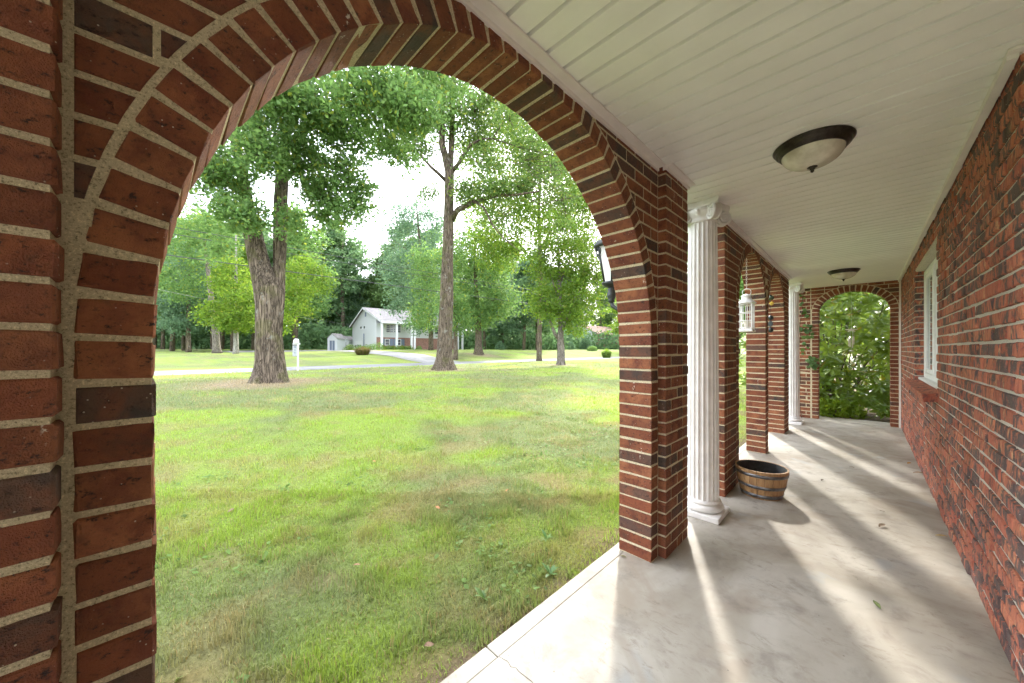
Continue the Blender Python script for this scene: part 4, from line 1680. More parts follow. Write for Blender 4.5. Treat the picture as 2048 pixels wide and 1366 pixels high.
def tree(name, label, base, trunks, limbs, blobs, leaf, pal, bark='bark', group=None, flare=0.6, fh=1.2, ridges=0.03, twigs=True, seed=1, nseg=26, cat='tree'):
    R = np.random.default_rng(seed)
    root = empty(name, base, label, cat, group)
    for i, (p, r) in enumerate(trunks):
        trunk_mesh(p, r, nseg, flare if i == 0 else 0, fh, ridges, seed + i).build('trunk', M[bark], root)
    for p, r in limbs:
        MB().tube(p, r, 8).build('limb', M[bark], root)
    pts, subs = sprays(blobs, R)
    V, F, C_ = leaf_cloud(pts, leaf, pal, 0.5, R)
    cr = link('crown', mesh_np('crown', V, F, C_), M['leaf'], root)
    if twigs:
        tw = MB()
        for c, sc_ in subs:
            for k in range(0, len(sc_), 2):
                a, b = Vector(c), Vector(sc_[k])
                mid = a.lerp(b, 0.5) + Vector((0, 0, -0.06 * (b - a).length)) + Vector(R.normal(0, 0.05, 3))
                L_ = (b - a).length
                tw.tube([a, mid, b], [0.006 + 0.011 * L_, 0.005 + 0.005 * L_, 0.003], 4, False)
        tw.build('twigs', M[bark], root)["kind"] = "stuff"
    return root


GREEN = ((0.090, 0.175, 0.056), (0.155, 0.255, 0.082), (0.22, 0.28, 0.06))
YGREEN = ((0.085, 0.165, 0.028), (0.15, 0.235, 0.040), (0.20, 0.24, 0.05))
DEEP = ((0.080, 0.150, 0.068), (0.14, 0.225, 0.10))
BLUEG = ((0.080, 0.145, 0.085), (0.135, 0.215, 0.12))


def bl(u, v, d, ru, rv, ns_, nl=34, sr=0.20, rd=None):
    ns_ = int(ns_ * 2.1)
    c = at(u, v, d)
    k = d / FPX
    rx = ru * k
    return ((c.x, c.y, c.z), (rx * 0.85, rx * 0.85 if rd is None else rd, rv * k), ns_, nl, sr)


# tree with the forked trunk
d1 = 11.45
def P1_(u, v, dd=0.0):
    return at(u, v, d1 + dd)
b1 = at(540, 765, d1)
b1z = gz(b1.x, b1.y)
k1 = d1 / FPX * 0.73
t1 = [([Vector((b1.x, b1.y, b1z - 0.15)), P1_(541, 728), P1_(538, 670), P1_(538, 612), P1_(535, 578), P1_(520, 530), P1_(506, 468), P1_(493, 410), P1_(484, 350), P1_(470, 280), P1_(455, 190)],
       [34 * k1, 35 * k1, 31 * k1, 32 * k1, 33 * k1, 25 * k1, 22 * k1, 17 * k1, 13 * k1, 10 * k1, 6 * k1]),
      ([P1_(548, 650, .05), P1_(556, 590, .15), P1_(559, 526, .25), P1_(560, 468, .3), P1_(562, 400, .35), P1_(566, 330, .4), P1_(573, 250, .4), P1_(585, 160, .4), P1_(600, 60, .4)],
       [20 * k1, 17 * k1, 15 * k1, 17 * k1, 17 * k1, 15 * k1, 11 * k1, 8 * k1, 5 * k1])]
l1 = [([P1_(486, 372), P1_(455, 358, -.3), P1_(420, 348, -.8), P1_(370, 320, -1.5), P1_(300, 290, -2.2)], [.15, .13, .11, .08, .04]),
      ([P1_(563, 360, .3), P1_(600, 335, .0), P1_(650, 330, -.4), P1_(705, 350, -.8)], [.10, .08, .06, .03]),
      ([P1_(566, 300, .4), P1_(620, 255, -.6), P1_(700, 225, -1.6), P1_(800, 200, -2.6)], [.11, .09, .07, .03]),
      ([P1_(575, 230, .4), P1_(560, 180, -1), P1_(540, 120, -2.2)], [.09, .07, .03]),
      ([P1_(484, 350), P1_(500, 300, -1), P1_(520, 250, -2)], [.08, .06, .03]),
      ([P1_(500, 440), P1_(470, 425, -.9), P1_(440, 420, -1.6)], [.06, .045, .02])]
bl1 = [bl(440, 345, 10.2, 62, 52, 34), bl(470, 425, 10.0, 55, 40, 26), bl(405, 300, 10.4, 60, 60, 26), bl(520, 300, 9.6, 60, 50, 30),
       bl(500, 220, 10.5, 80, 60, 44), bl(560, 200, 9.2, 80, 46, 36), bl(575, 440, 10.6, 24, 46, 9, 26), bl(640, 215, 9.8, 80, 50, 44), bl(640, 385, 10.9, 44, 50, 22),
       bl(690, 350, 10.6, 50, 44, 24), bl(660, 420, 11.2, 34, 40, 12), bl(620, 340, 11.4, 44, 50, 16), bl(730, 400, 11.0, 24, 40, 7), bl(700, 420, 10.6, 28, 36, 8), bl(600, 290, 11.0, 60, 50, 28), bl(740, 190, 8.8, 90, 48, 44), bl(700, 270, 10.6, 70, 40, 28),
       bl(820, 215, 8.8, 75, 42, 34), bl(790, 300, 10.0, 50, 34, 14), bl(440, 500, 11.4, 34, 26, 8, 22), bl(420, 200, 11.6, 90, 90, 40), bl(600, 90, 10.6, 190, 80, 66), bl(300, 330, 10.5, 70, 80, 30),
       bl(860, 110, 9.4, 140, 60, 40), bl(540, -60, 11, 240, 120, 60)]
tree('oak_tree', 'large tree with a forked trunk in the lawn, biggest and closest to the porch', (b1.x, b1.y, b1z), t1, l1, bl1, 0.125, GREEN, 'bark', 'lawn trees', 0.75, 1.0, 0.035, True, 3, 44)

# tall straight tree right of it
d2 = 18.3
def P2_(u, v, dd=0.0):
    return at(u, v, d2 + dd)
b2 = at(888, 740, d2)
b2z = gz(b2.x, b2.y)
k2 = d2 / FPX * 0.97
t2 = [([Vector((b2.x, b2.y, b2z - 0.1)), P2_(889, 715), P2_(891, 660), P2_(893, 600), P2_(895, 520), P2_(897, 450), P2_(898, 387), P2_(899, 345), P2_(890, 310), P2_(884, 290), P2_(884, 216), P2_(886, 100)],
       [18 * k2, 16.5 * k2, 14.5 * k2, 14 * k2, 11.5 * k2, 10.5 * k2, 9.5 * k2, 9.5 * k2, 7 * k2, 6.5 * k2, 6 * k2, 4 * k2]),
      ([P2_(900, 350, .1), P2_(903, 290, .2), P2_(905, 224, .3), P2_(910, 130, .3)], [6 * k2, 6 * k2, 5.5 * k2, 3 * k2])]
l2 = [([P2_(892, 362), P2_(880, 350, -.3), P2_(862, 334, -.8), P2_(830, 300, -1.4)], [.10, .085, .07, .03]),
      ([P2_(903, 440), P2_(915, 420, -.3), P2_(946, 404, -.8), P2_(997, 390, -1.4), P2_(1031, 390, -1.8), P2_(1080, 382, -2.2)], [.17, .15, .11, .08, .06, .03]),
      ([P2_(903, 345), P2_(917, 327, -.2), P2_(940, 290, -.7), P2_(963, 278, -1)], [.12, .10, .085, .05]),
      ([P2_(985, 277, -1), P2_(1040, 295, -1.5), P2_(1114, 313, -2)], [.035, .025, .012]),
      ([P2_(950, 404, -.9), P2_(968, 415, -1.1), P2_(985, 450, -1.3), P2_(1006, 475, -1.5), P2_(1043, 506, -1.8)], [.055, .05, .04, .03, .012]),
      ([P2_(963, 278, -1), P2_(985, 277, -1), P2_(1010, 240, -1.2), P2_(1060, 215, -1.5)], [.05, .04, .03, .015])]
r5 = random.Random(5)
for i in range(14):                                    # dead twigs out on the right
    u0, v0 = r5.uniform(1000, 1080), r5.uniform(320, 420)
    a = r5.uniform(-0.5, 0.55)
    L_ = r5.uniform(50, 130)
    l2.append(([P2_(u0, v0, -1.8), P2_(u0 + .5 * L_ * math.cos(a), v0 + .5 * L_ * math.sin(a) + r5.uniform(-8, 8), -2), P2_(u0 + L_ * math.cos(a), v0 + L_ * math.sin(a), -2.2)], [.014, .010, .005]))
bl2 = [bl(885, 190, 17.5, 70, 60, 44, 32, .26), bl(830, 290, 17.2, 46, 34, 20, 32, .26), bl(800, 240, 17.0, 60, 50, 26, 32, .26), bl(950, 220, 17.5, 60, 50, 30, 32, .26),
       bl(1000, 180, 17.8, 70, 60, 30, 32, .26), bl(960, 330, 17.6, 50, 36, 16, 30, .26), bl(930, 375, 17.4, 34, 28, 14, 30, .26), bl(985, 375, 16.8, 44, 22, 16, 30, .24), bl(1040, 370, 16.6, 44, 26, 14, 30, .24),
       bl(1060, 280, 16.5, 50, 44, 14, 28, .26), bl(1020, 240, 16.8, 50, 40, 14, 28, .26), bl(900, 90, 18, 170, 80, 60, 32, .3), bl(1100, 330, 16.4, 40, 40, 8, 26, .24), bl(860, 385, 18.2, 22, 18, 6, 26, .22),
       bl(1080, 200, 17.6, 60, 60, 18, 28, .26), bl(1060, 330, 17.6, 60, 50, 20, 28, .3), bl(960, 270, 18.6, 60, 50, 26, 30, .3), bl(1130, 400, 19, 70, 70, 26, 28, .34), bl(1150, 300, 19, 60, 70, 22, 28, .34), bl(1010, 430, 18.6, 50, 40, 12, 28, .3), bl(880, 250, 18.6, 50, 50, 20, 30, .3), bl(820, 180, 18.5, 60, 50, 24, 30, .28), bl(900, -60, 18.5, 240, 110, 60, 30, .3)]
tree('tall_tree', 'tall straight tree with spreading limbs, middle of the lawn trees', (b2.x, b2.y, b2z), t2, l2, bl2, 0.15, ((0.085, 0.155, 0.045), (0.145, 0.225, 0.065), (0.22, 0.25, 0.06)), 'bark', 'lawn trees', 0.75, 1.1, 0.025, True, 8, 30)

# small bright tree
d4 = 24.0
def P4_(u, v, dd=0.0):
    return at(u, v, d4 + dd)
b4 = at(1122, 730, d4)
b4z = gz(b4.x, b4.y)
k4 = d4 / FPX
t4 = [([Vector((b4.x, b4.y, b4z - 0.1)), P4_(1122, 705), P4_(1121, 678), P4_(1122, 650), P4_(1120, 600), P4_(1118, 540), P4_(1116, 470)], [8.5 * k4, 7.6 * k4, 6.6 * k4, 5 * k4, 4 * k4, 3 * k4, 1.5 * k4])]
l4 = [([P4_(1120, 682), P4_(1110, 668), P4_(1101, 645), P4_(1085, 600)], [.13, .11, .08, .03]), ([P4_(1122, 665), P4_(1135, 635), P4_(1150, 600), P4_(1170, 560)], [.11, .09, .06, .03]),
      ([P4_(1120, 610), P4_(1105, 560), P4_(1090, 520)], [.07, .05, .02]), ([P4_(1119, 570), P4_(1140, 520), P4_(1150, 480)], [.07, .05, .02])]
bl4 = [bl(1120, 620, 24, 44, 34, 30, 36, .30), bl(1080, 600, 24, 44, 40, 26, 36, .30), bl(1165, 600, 24, 46, 46, 30, 36, .30), bl(1120, 550, 24, 60, 50, 40, 36, .30), bl(1090, 510, 24, 50, 46, 26, 34, .30),
       bl(1160, 520, 24, 50, 50, 30, 34, .30), bl(1120, 460, 24, 60, 44, 30, 34, .30), bl(1195, 560, 24, 40, 50, 20, 34, .30), bl(1150, 655, 23.6, 24, 18, 8, 34, .24)]
tree('young_maple', 'small bright green tree with low fork, rightmost of the lawn trees', (b4.x, b4.y, b4z), t4, l4, bl4, 0.17, YGREEN, 'bark_grey', 'lawn trees', 0.35, 0.7, 0.02, True, 12, 20)

# tree across the road and a thin one beside it
d3 = 39.0
b3 = at(957, 707, d3)
b3z = gz(b3.x, b3.y)
P3_ = lambda u, v, dd=0.0: at(u, v, d3 + dd)
k3 = d3 / FPX
t3 = [([Vector((b3.x, b3.y, b3z - 0.2)), P3_(957, 692), P3_(957, 665), P3_(956, 630), P3_(953, 590), P3_(950, 540), P3_(950, 470)], [9 * k3, 7 * k3, 6.4 * k3, 5.5 * k3, 4 * k3, 3 * k3, 1.5 * k3])]
l3 = [([P3_(957, 650), P3_(940, 620), P3_(915, 590)], [.2, .14, .06]), ([P3_(956, 630), P3_(980, 605), P3_(1010, 585)], [.18, .13, .05])]
bl3 = [bl(955, 625, 38.5, 50, 34, 34, 34, .5), bl(915, 600, 38.5, 50, 40, 34, 34, .5), bl(1000, 600, 38.5, 44, 34, 30, 34, .5), bl(955, 560, 39, 70, 50, 50, 34, .5), bl(920, 510, 39, 60, 50, 36, 34, .5),
       bl(990, 520, 39, 60, 50, 36, 34, .5), bl(950, 460, 39, 60, 50, 30, 34, .5), bl(860, 570, 39, 40, 40, 22, 34, .5), bl(850, 630, 38, 36, 34, 20, 34, .45), bl(845, 520, 39, 40, 40, 22, 34, .5)]
tree('roadside_tree', 'broad green tree across the road with a bare mossy trunk', (b3.x, b3.y, b3z), t3, l3, bl3, 0.27, GREEN, 'bark', 'roadside trees', 0.55, 1.4, 0.02, False, 15, 18)
b5 = at(911, 714, 33)
b5z = gz(b5.x, b5.y)
P5_ = lambda u, v: at(u, v, 33)
tree('thin_tree', 'thin dark trunked tree beside the road behind the tall lawn tree', (b5.x, b5.y, b5z), [([Vector((b5.x, b5.y, b5z - .1)), P5_(911, 690), P5_(911, 650), P5_(910, 600)], [.24, .21, .18, .1])], [],
     [bl(915, 640, 33, 28, 30, 16, 32, .4), bl(905, 605, 33, 36, 34, 20, 32, .4)], 0.24, GREEN, 'bark', 'roadside trees', 0.3, .6, 0.02, False, 16, 14)

b6 = at(1078, 704, 33)
b6z = gz(b6.x, b6.y)
P6_ = lambda u, v: at(u, v, 33)
tree('light_canopy_tree', 'tall tree with thin pale green canopy behind the small bright lawn tree', (b6.x, b6.y, b6z), [([Vector((b6.x, b6.y, b6z - .1)), P6_(1079, 660), P6_(1081, 560), P6_(1078, 440), P6_(1080, 300)], [.26, .22, .19, .14, .07])],
     [([P6_(1080, 560), P6_(1050, 500), P6_(1010, 460)], [.1, .07, .03]), ([P6_(1080, 500), P6_(1120, 430), P6_(1160, 390)], [.1, .07, .03])],
     [bl(1080, 330, 33, 80, 60, 62, 32, .55), bl(1030, 400, 33, 60, 60, 50, 32, .55), bl(1140, 400, 33, 60, 60, 56, 32, .55), bl(1080, 440, 33, 80, 50, 60, 32, .55), bl(1010, 490, 33, 50, 50, 38, 32, .55), bl(1160, 480, 33, 50, 50, 38, 32, .55), bl(1060, 250, 33, 80, 60, 56, 32, .55), bl(1150, 310, 33, 60, 60, 46, 32, .55), bl(1000, 300, 33, 60, 60, 44, 32, .55), bl(960, 400, 33, 46, 50, 34, 32, .55), bl(975, 480, 33, 46, 44, 30, 32, .55), bl(1180, 400, 33, 44, 70, 34, 32, .55), bl(1000, 200, 33, 80, 60, 44, 32, .55), bl(940, 300, 33, 36, 44, 20, 32, .5)],
     0.24, YGREEN, 'bark', 'roadside trees', 0.3, .6, 0.02, False, 17, 14)

b8 = at(862, 700, 46)
b8z = gz(b8.x, b8.y)
P8_ = lambda u, v: at(u, v, 46)
tree('drive_tree', 'feathery light green tree in front of the right half of the white house', (b8.x, b8.y, b8z), [([Vector((b8.x, b8.y, b8z - .1)), P8_(862, 640), P8_(850, 560), P8_(838, 470), P8_(832, 400)], [.32, .27, .21, .14, .06])],
     [([P8_(858, 610), P8_(830, 580), P8_(800, 570)], [.12, .08, .03]), ([P8_(848, 540), P8_(815, 500), P8_(785, 480)], [.12, .08, .03])],
     [bl(835, 425, 46, 50, 40, 26, 32, .6), bl(800, 450, 46, 40, 40, 20, 32, .6), bl(870, 450, 46, 40, 44, 20, 32, .6), bl(820, 510, 46, 60, 44, 34, 32, .6), bl(870, 530, 46, 50, 50, 28, 32, .6), bl(785, 540, 46, 36, 36, 16, 32, .55), bl(830, 580, 46, 54, 40, 28, 32, .6), bl(845, 640, 45.5, 40, 26, 20, 32, .5), bl(800, 605, 46, 30, 26, 10, 32, .5), bl(870, 610, 46, 36, 40, 18, 32, .5)],
     0.30, BLUEG, 'bark', 'roadside trees', 0.3, .8, 0.02, False, 18, 14)
tx, ty = -12.6, 27.5  # tree added on the sun's path so its thin canopy dapples the porch
tz = gz(tx, ty)
R8 = np.random.default_rng(77)
bb8 = []
for i in range(26):
    a8, t8 = R8.uniform(0, 6.28), i / 25
    q8 = R8.uniform(1.0, 4.6) * (0.55 + 0.6 * math.sin(math.pi * (0.15 + 0.8 * t8)))
    bb8.append(((tx + q8 * math.cos(a8), ty + q8 * math.sin(a8), tz + 5.0 + 15.5 * t8), (1.5, 1.5, 1.0), 11, 26, 0.34))
for i in range(17):  # extra leaf clumps placed to soften the sun on the slab edge
    bb8.append(((tx + R8.uniform(-3.5, 2.5), ty + R8.uniform(-8.0, -3.4), tz + R8.uniform(13, 19)), (1.6, 1.6, .9), 20, 28, 0.36))
tree('sun_filter_tree', 'tall lawn tree added to filter the sun, mostly hidden behind the near pier', (tx, ty, tz), [([(tx, ty, tz - .1), (tx + .1, ty, tz + 4), (tx - .1, ty + .2, tz + 10), (tx, ty, tz + 19)], [.42, .34, .24, .05])],
     [([(tx, ty, tz + 4 + i * 2.1), (tx + 1.6 * math.cos(i * 2.2), ty + 1.6 * math.sin(i * 2.2), tz + 5 + i * 2.1), (tx + 3.4 * math.cos(i * 2.2), ty + 3.4 * math.sin(i * 2.2), tz + 5.6 + i * 2.1)], [.12, .08, .03]) for i in range(7)],
     bb8, 0.19, YGREEN, 'bark', 'lawn trees', 0.4, .9, 0.02, True, 19, 18)

# bright yellow-green tree and the pale trunks at the wood's edge on the left
def small_tree(name, label, u, v, d, trunk_px, top, blobs_, pal, bark, leaf, seed, group, lean=0):
    b = at(u, v, d)
    z = gz(b.x, b.y)
    q = lambda uu, vv: at(uu, vv, d)
    k = d / FPX
    h = v - top
    return tree(name, label, (b.x, b.y, z), [([Vector((b.x, b.y, z - .1)), q(u + lean * .1, v - h * .15), q(u + lean * .4, v - h * .4), q(u + lean * .7, v - h * .7), q(u + lean, top)],
                                              [trunk_px * .5 * k * f for f in (1.2, 1.0, .85, .6, .3)])], [], blobs_, leaf, pal, bark, group, 0.4, 1.0, 0.02, False, seed, 16)


small_tree('yellow_maple', 'bright yellow-green tree behind the forked lawn tree', 472, 703, 36, 8, 470,
           [bl(470, 640, 35, 40, 22, 30, 36, .42), bl(490, 600, 35, 44, 40, 34, 36, .42), bl(430, 625, 35, 36, 26, 22, 36, .42), bl(465, 555, 36, 50, 44, 36, 36, .45), bl(590, 600, 35, 40, 36, 26, 36, .42), bl(600, 545, 36, 44, 44, 28, 36, .42), bl(560, 640, 36, 30, 24, 14, 36, .4), bl(640, 560, 36, 30, 34, 14, 34, .4)],
           YGREEN, 'bark_pale', 0.24, 21, 'trees at the edge of the wood')
small_tree('leaning_tree', 'leaning pale trunked tree at the wood edge on the far left', 434, 700, 38, 12, 480,
           [bl(400, 480, 38, 60, 60, 44, 34, .5), bl(360, 560, 38, 44, 50, 30, 34, .5), bl(440, 450, 38, 50, 50, 30, 34, .5), bl(350, 450, 38, 50, 60, 30, 34, .5)],
           GREEN, 'bark_grey', 0.26, 22, 'trees at the edge of the wood', lean=-25)
small_tree('slim_tree', 'slim dark trunked tree standing at the left edge of the lawn across the road', 377, 695, 42, 7, 450,
           [bl(370, 640, 42, 40, 30, 24, 34, .55), bl(385, 590, 42, 44, 40, 30, 34, .55), bl(345, 610, 42, 34, 50, 24, 34, .55), bl(380, 520, 42, 50, 50, 30, 34, .55)],
           BLUEG, 'bark', 0.28, 23, 'trees at the edge of the wood')

# the wood behind: individual trees from a few kinds
def proto(seed, h, spread, pal, leaf, n_b=16, ns_=26, nl=22, bark='bark'):
    R = np.random.default_rng(seed)
    blobs = []
    for i in range(n_b):
        t = (i + 0.5) / n_b
        z = h * (0.24 + 0.74 * t)
        rr = spread * (0.35 + 0.65 * math.sin(math.pi * (0.22 + 0.72 * t)))
        a = R.uniform(0, 6.28)
        q = rr * R.uniform(0.25, 0.75)
        blobs.append(((q * math.cos(a), q * math.sin(a), z), (rr * .55, rr * .55, h * 0.085), ns_, nl, 0.5))
    pts, subs = sprays(blobs, R)
    V, F, C_ = leaf_cloud(pts, leaf, pal, 0.5, R, 0.7)
    root = empty('wood_tree', (0, 0, 0), 'tall leafy tree in the wood behind the houses', 'tree', 'trees of the wood')
    link('crown', mesh_np('crown', V, F, C_), M['leaf'], root, True)
    tk = MB()
    tk.tube([(0, 0, -.5), (R.normal(0, .15), R.normal(0, .15), h * .3), (R.normal(0, .4), R.normal(0, .4), h * .6), (0, 0, h * .92)], [.34, .27, .19, .05], 9)
    for c, s_ in subs[::2]:
        tk.tube([(0, 0, max(1.0, c[2] - 2.2)), tuple(c)], [.10, .03], 5, False)
    link('trunk', tk.mesh('trunk'), M[bark], root, True)
    return root


kinds = [proto(101, 21, 5.2, DEEP, 0.46), proto(102, 24, 5.6, GREEN, 0.46), proto(103, 19, 5.0, BLUEG, 0.44), proto(104, 22, 4.6, ((0.085, 0.155, 0.055), (0.145, 0.225, 0.08)), 0.44), proto(105, 17, 5.4, YGREEN, 0.42)]
spots = []
r7 = random.Random(21)
PLACE = []
def belt(u0, u1, du, d0, dj, hs, ks, place='in the wood'):
    u = u0
    while u < u1:
        d = d0 + r7.uniform(-dj, dj)
        p = at(u + r7.uniform(-.4, .4) * du, 690, d)
        spots.append((p.x, p.y, r7.uniform(*hs), r7.choice(ks)))
        PLACE.append(place)
        u += du
belt(250, 620, 42, 58, 5, (0.75, 1.05), (0, 1, 2, 3))
belt(240, 700, 36, 78, 6, (0.9, 1.25), (0, 1, 2, 3))
belt(640, 900, 30, 84, 4, (0.80, 0.98), (0, 2, 3))
belt(650, 900, 34, 100, 6, (0.95, 1.1), (0, 2))
belt(890, 1130, 30, 84, 6, (0.8, 1.1), (0, 1, 3, 2))
belt(980, 1100, 30, 62, 4, (0.62, 0.8), (0, 2))
belt(1080, 1330, 30, 112, 8, (0.9, 1.25), (0, 1, 2, 3))
belt(1240, 1620, 60, 70, 14, (0.7, 1.1), (0, 1, 2, 4))
belt(1590, 1840, 42, 34, 6, (0.45, 0.6), (1, 4, 3))
belt(1560, 1860, 50, 52, 6, (0.8, 1.0), (0, 1, 4))
belt(330, 470, 60, 47, 3, (0.6, 0.8), (2, 3, 4))
for (u, d, h_, k_) in ((810, 78, 1.22, 3), (850, 80, 1.15, 1), (785, 82, 1.1, 3), (1215, 124, 0.95, 4), (590, 52, 0.85, 1)):
    p = at(u, 690, d)
    spots.append((p.x, p.y, h_, k_))
    PLACE.append('in the wood')
used = set()
LOOK = ('dark green', 'tall mid-green', 'blue-green', 'slender light green', 'bright yellow-green')
for (x, y, s_, k_), place in zip(spots, PLACE):
    if -68 < x < -50 and 22 < y < 43:      # not on the house
        continue
    t = kinds[k_] if k_ not in used else copy_tree(kinds[k_])
    used.add(k_)
    t.location = (x, y, gz(x, y))
    t.scale = (s_ * r7.uniform(.9, 1.15), s_ * r7.uniform(.9, 1.15), s_)
    t.rotation_euler = (0, 0, r7.uniform(0, 6.28))
    q = proj((x, y, 2.0))
    where = 'in the wood left of the white house' if q[0] < 700 else 'in the wood behind the white house' if q[0] < 930 else \
        'in the wood between the two far houses' if q[0] < 1130 else 'behind the brick house' if q[0] < 1400 else 'beyond the end of the porch'
    t["label"] = LOOK[k_] + ' leafy tree ' + where
# undergrowth closing the foot of the wood
n = 42000
uu = NR.uniform(230, 1330, n)
dd = NR.uniform(62, 96, n) + 24 * sstep(uu, 1100, 1200)
r_ = (uu - 1024) / FPX * dd
X, Y = r_ * CY - dd * SY, r_ * SY + dd * CY
hh = 2.0 + 5.5 * fbm(X, Y, 0.16, 61, 3)
kp = ~((X > -70) & (X < -49) & (Y > 8) & (Y < 45))
Z = ground_z(X, Y) + hh * NR.random(n) ** 1.3
V, F, C_ = leaf_cloud(np.stack([X, Y, Z], 1)[kp], 0.75, DEEP, 0.5, NR, 0.8)
tag(link('undergrowth', mesh_np('undergrowth', V, F, C_), M['leaf']), 'dense dark undergrowth below the trees of the wood', 'undergrowth', kind='stuff')

# ------------------------------------------------------------------ shrubs
def shrub(name, label, x, y, rx, ry, h, leaf, pal, n, group=None, seed=1, grassy=False, cat='shrub', z=None):
    R = np.random.default_rng(seed)
    z = gz(x, y) if z is None else z
    root = empty(name, (x, y, z), label, cat, group)
    if grassy:
        a = R.uniform(0, 6.28, n)
        l = h * (0.45 + 0.6 * R.random(n))
        out = R.random(n) ** 0.6
        ca, sa = np.cos(a) * out, np.sin(a) * out
        b = np.stack([x + rx * .45 * ca, y + ry * .45 * sa, np.full(n, z)], 1)
        m = b + np.stack([rx * .22 * ca, ry * .22 * sa, l * .85 * (1 - .25 * out)], 1)
        dr = R.uniform(0.2, 0.75, n) * out
        t = b + np.stack([rx * .60 * ca, ry * .60 * sa, l * (1.05 - dr)], 1)
        s = np.stack([-np.sin(a), np.cos(a), 0 * a], 1) * leaf * .5
        V = np.stack([b - s, b + s, m + s, m - s, t + s * .2, t - s * .2], 1).reshape(-1, 3)
        o = np.arange(n)[:, None] * 6
        F = np.concatenate([o + np.array([0, 1, 2, 3]), o + np.array([3, 2, 4, 5])], 0)
        k = R.random(n)[:, None]
        C_ = np.repeat(np.array(pal[0]) * (1 - k) + np.array(pal[1]) * k, 6, 0)
    else:
        d = R.normal(0, 1, (n, 3))
        d[:, 2] = np.abs(d[:, 2])
        d /= np.linalg.norm(d, axis=1)[:, None]
        lump = 0.78 + 0.32 * vnoise(d[:, 0] * 2 + seed, d[:, 1] * 2 + d[:, 2], 1.6, seed)
        rr = R.random(n) ** 0.35 * lump
        p = np.stack([x + rx * d[:, 0] * rr, y + ry * d[:, 1] * rr, z + 0.05 + h * d[:, 2] * rr], 1)
        V, F, C_ = leaf_cloud(p, leaf, pal, 0.6, R, 0.6)
    link('foliage', mesh_np('foliage', V, F, C_), M['leaf'], root)
    st = MB()
    for i in range(4):
        a = i * 1.57 + .4
        st.tube([(x, y, z - .05), (x + .3 * rx * math.cos(a), y + .3 * ry * math.sin(a), z + h * .6)], [.02 + .01 * h, .008], 5, False)
    st.build('stem', M['bark'], root)
    return root


p = at(725, 717, 34)
shrub('ornamental_grass', 'reddish ornamental grass clump beside the driveway', p.x, p.y, 1.15, 1.15, 0.85, 0.035, ((0.13, 0.15, 0.04), (0.24, 0.17, 0.09)), 900, 'garden plants across the road', 31, True, 'ornamental grass')
p = at(1213, 700, 44)
shrub('ornamental_grass', 'tall bright green ornamental grass clump on the lawn near the brick house', p.x, p.y, 0.95, 0.95, 1.25, 0.035, ((0.13, 0.23, 0.04), (0.20, 0.29, 0.06)), 1000, 'garden plants across the road', 32, True, 'ornamental grass')
p = at(1184, 692, 62)
shrub('round_bush', 'rounded clipped green bush left of the tall ornamental grass', p.x, p.y, 1.05, 1.05, 0.95, 0.14, GREEN, 1500, 'garden plants across the road', 33)
p = at(1172, 690, 76)
shrub('conifer_bush', 'dark pointed evergreen bush in front of the brick house', p.x, p.y, 1.6, 1.6, 3.6, 0.2, BLUEG, 2600, 'garden plants across the road', 34)
p = at(1066, 696, 66)
shrub('hydrangea_bush', 'bush with white flower heads beyond the small bright lawn tree', p.x, p.y, 1.0, 1.0, 1.5, 0.16, ((0.08, 0.14, 0.05), (0.5, 0.5, 0.42)), 1500, 'garden plants across the road', 35)
for i, (u, v, d, r_, h_, pal, lab) in enumerate(((1085, 695, 68, 1.1, 1.3, YGREEN, 'yellow-green bush right of the white flowering bush'), (1120, 694, 70, 1.6, 2.0, GREEN, 'loose green bush behind the trunk of the small lawn tree'), (1035, 696, 62, 1.0, 1.1, DEEP, 'low dark bush left of the white flowering bush'),
                                                 (1140, 692, 72, 1.3, 1.8, BLUEG, 'grey-green bush between the lawn tree and the brick house'), (1000, 697, 58, .9, 1.4, BLUEG, 'small grey-green bush right of the roadside tree'))):
    p = at(u, v, d)
    shrub('garden_bush', lab, p.x, p.y, r_, r_, h_, 0.16, pal, 1300, 'garden plants across the road', 40 + i)

# ------------------------------------------------------------------ white house across the road
def siding(name, c, pitch=0.13):
    t = NT(name)
    g_ = t.n('NewGeometry').outputs['Position']
    s = t.n('SeparateXYZ')
    t.put(s.inputs[0], g_)
    m = t.math('FRACT', t.math('DIVIDE', s.outputs[2], pitch))
    col = t.mix(t.noise(t.pos(), 0.8, 3, .5), tuple(x * .93 for x in c), c)
    return t.set(col, 0.6, t.bump(m, 0.6, 0.02))


M['siding'] = siding('white_siding', (0.56, 0.58, 0.60))
M['roof1'] = plain('grey_shingles', (0.20, 0.185, 0.18), 0.9, var=0.2, scale=3, bump=.3, bdist=.02)
M['roof2'] = plain('brown_shingles', (0.30, 0.20, 0.15), 0.9, var=0.2, scale=3, bump=.3, bdist=.02)
M['far_brick'] = plain('far_red_brick', (0.27, 0.145, 0.115), 0.9, var=0.3, scale=9)
M['shutter'] = plain('blue_grey_shutter', (0.13, 0.16, 0.22), 0.6)
M['far_glass'] = plain('dark_window', (0.06, 0.07, 0.08), 0.1, spec=0.8)
M['fwhite'] = plain('far_white_paint', (0.60, 0.61, 0.62), 0.6, var=.04)
XW, XB = -55.6, -65.4
Y0, Y1 = 25.1, 40.6
zg = gz(-56, 30) - 0.3
hs_ = empty('white_house', (-60, 32, zg), 'white two-storey house with grey roof and front porch posts across the road', 'house', 'houses across the road')
eave_f, eave_b, ridge = 5.75, 5.65, 8.35
XR = -60.2
def gable(m, x0, x1, y, zb, ze0, ze1, xr, zr, sgn):
    m.add([(x0, y, zb), (x1, y, zb), (x1, y, ze1), (xr, y, zr), (x0, y, ze0)], [(0, 1, 2, 3, 4) if sgn < 0 else (4, 3, 2, 1, 0)])
m = MB()
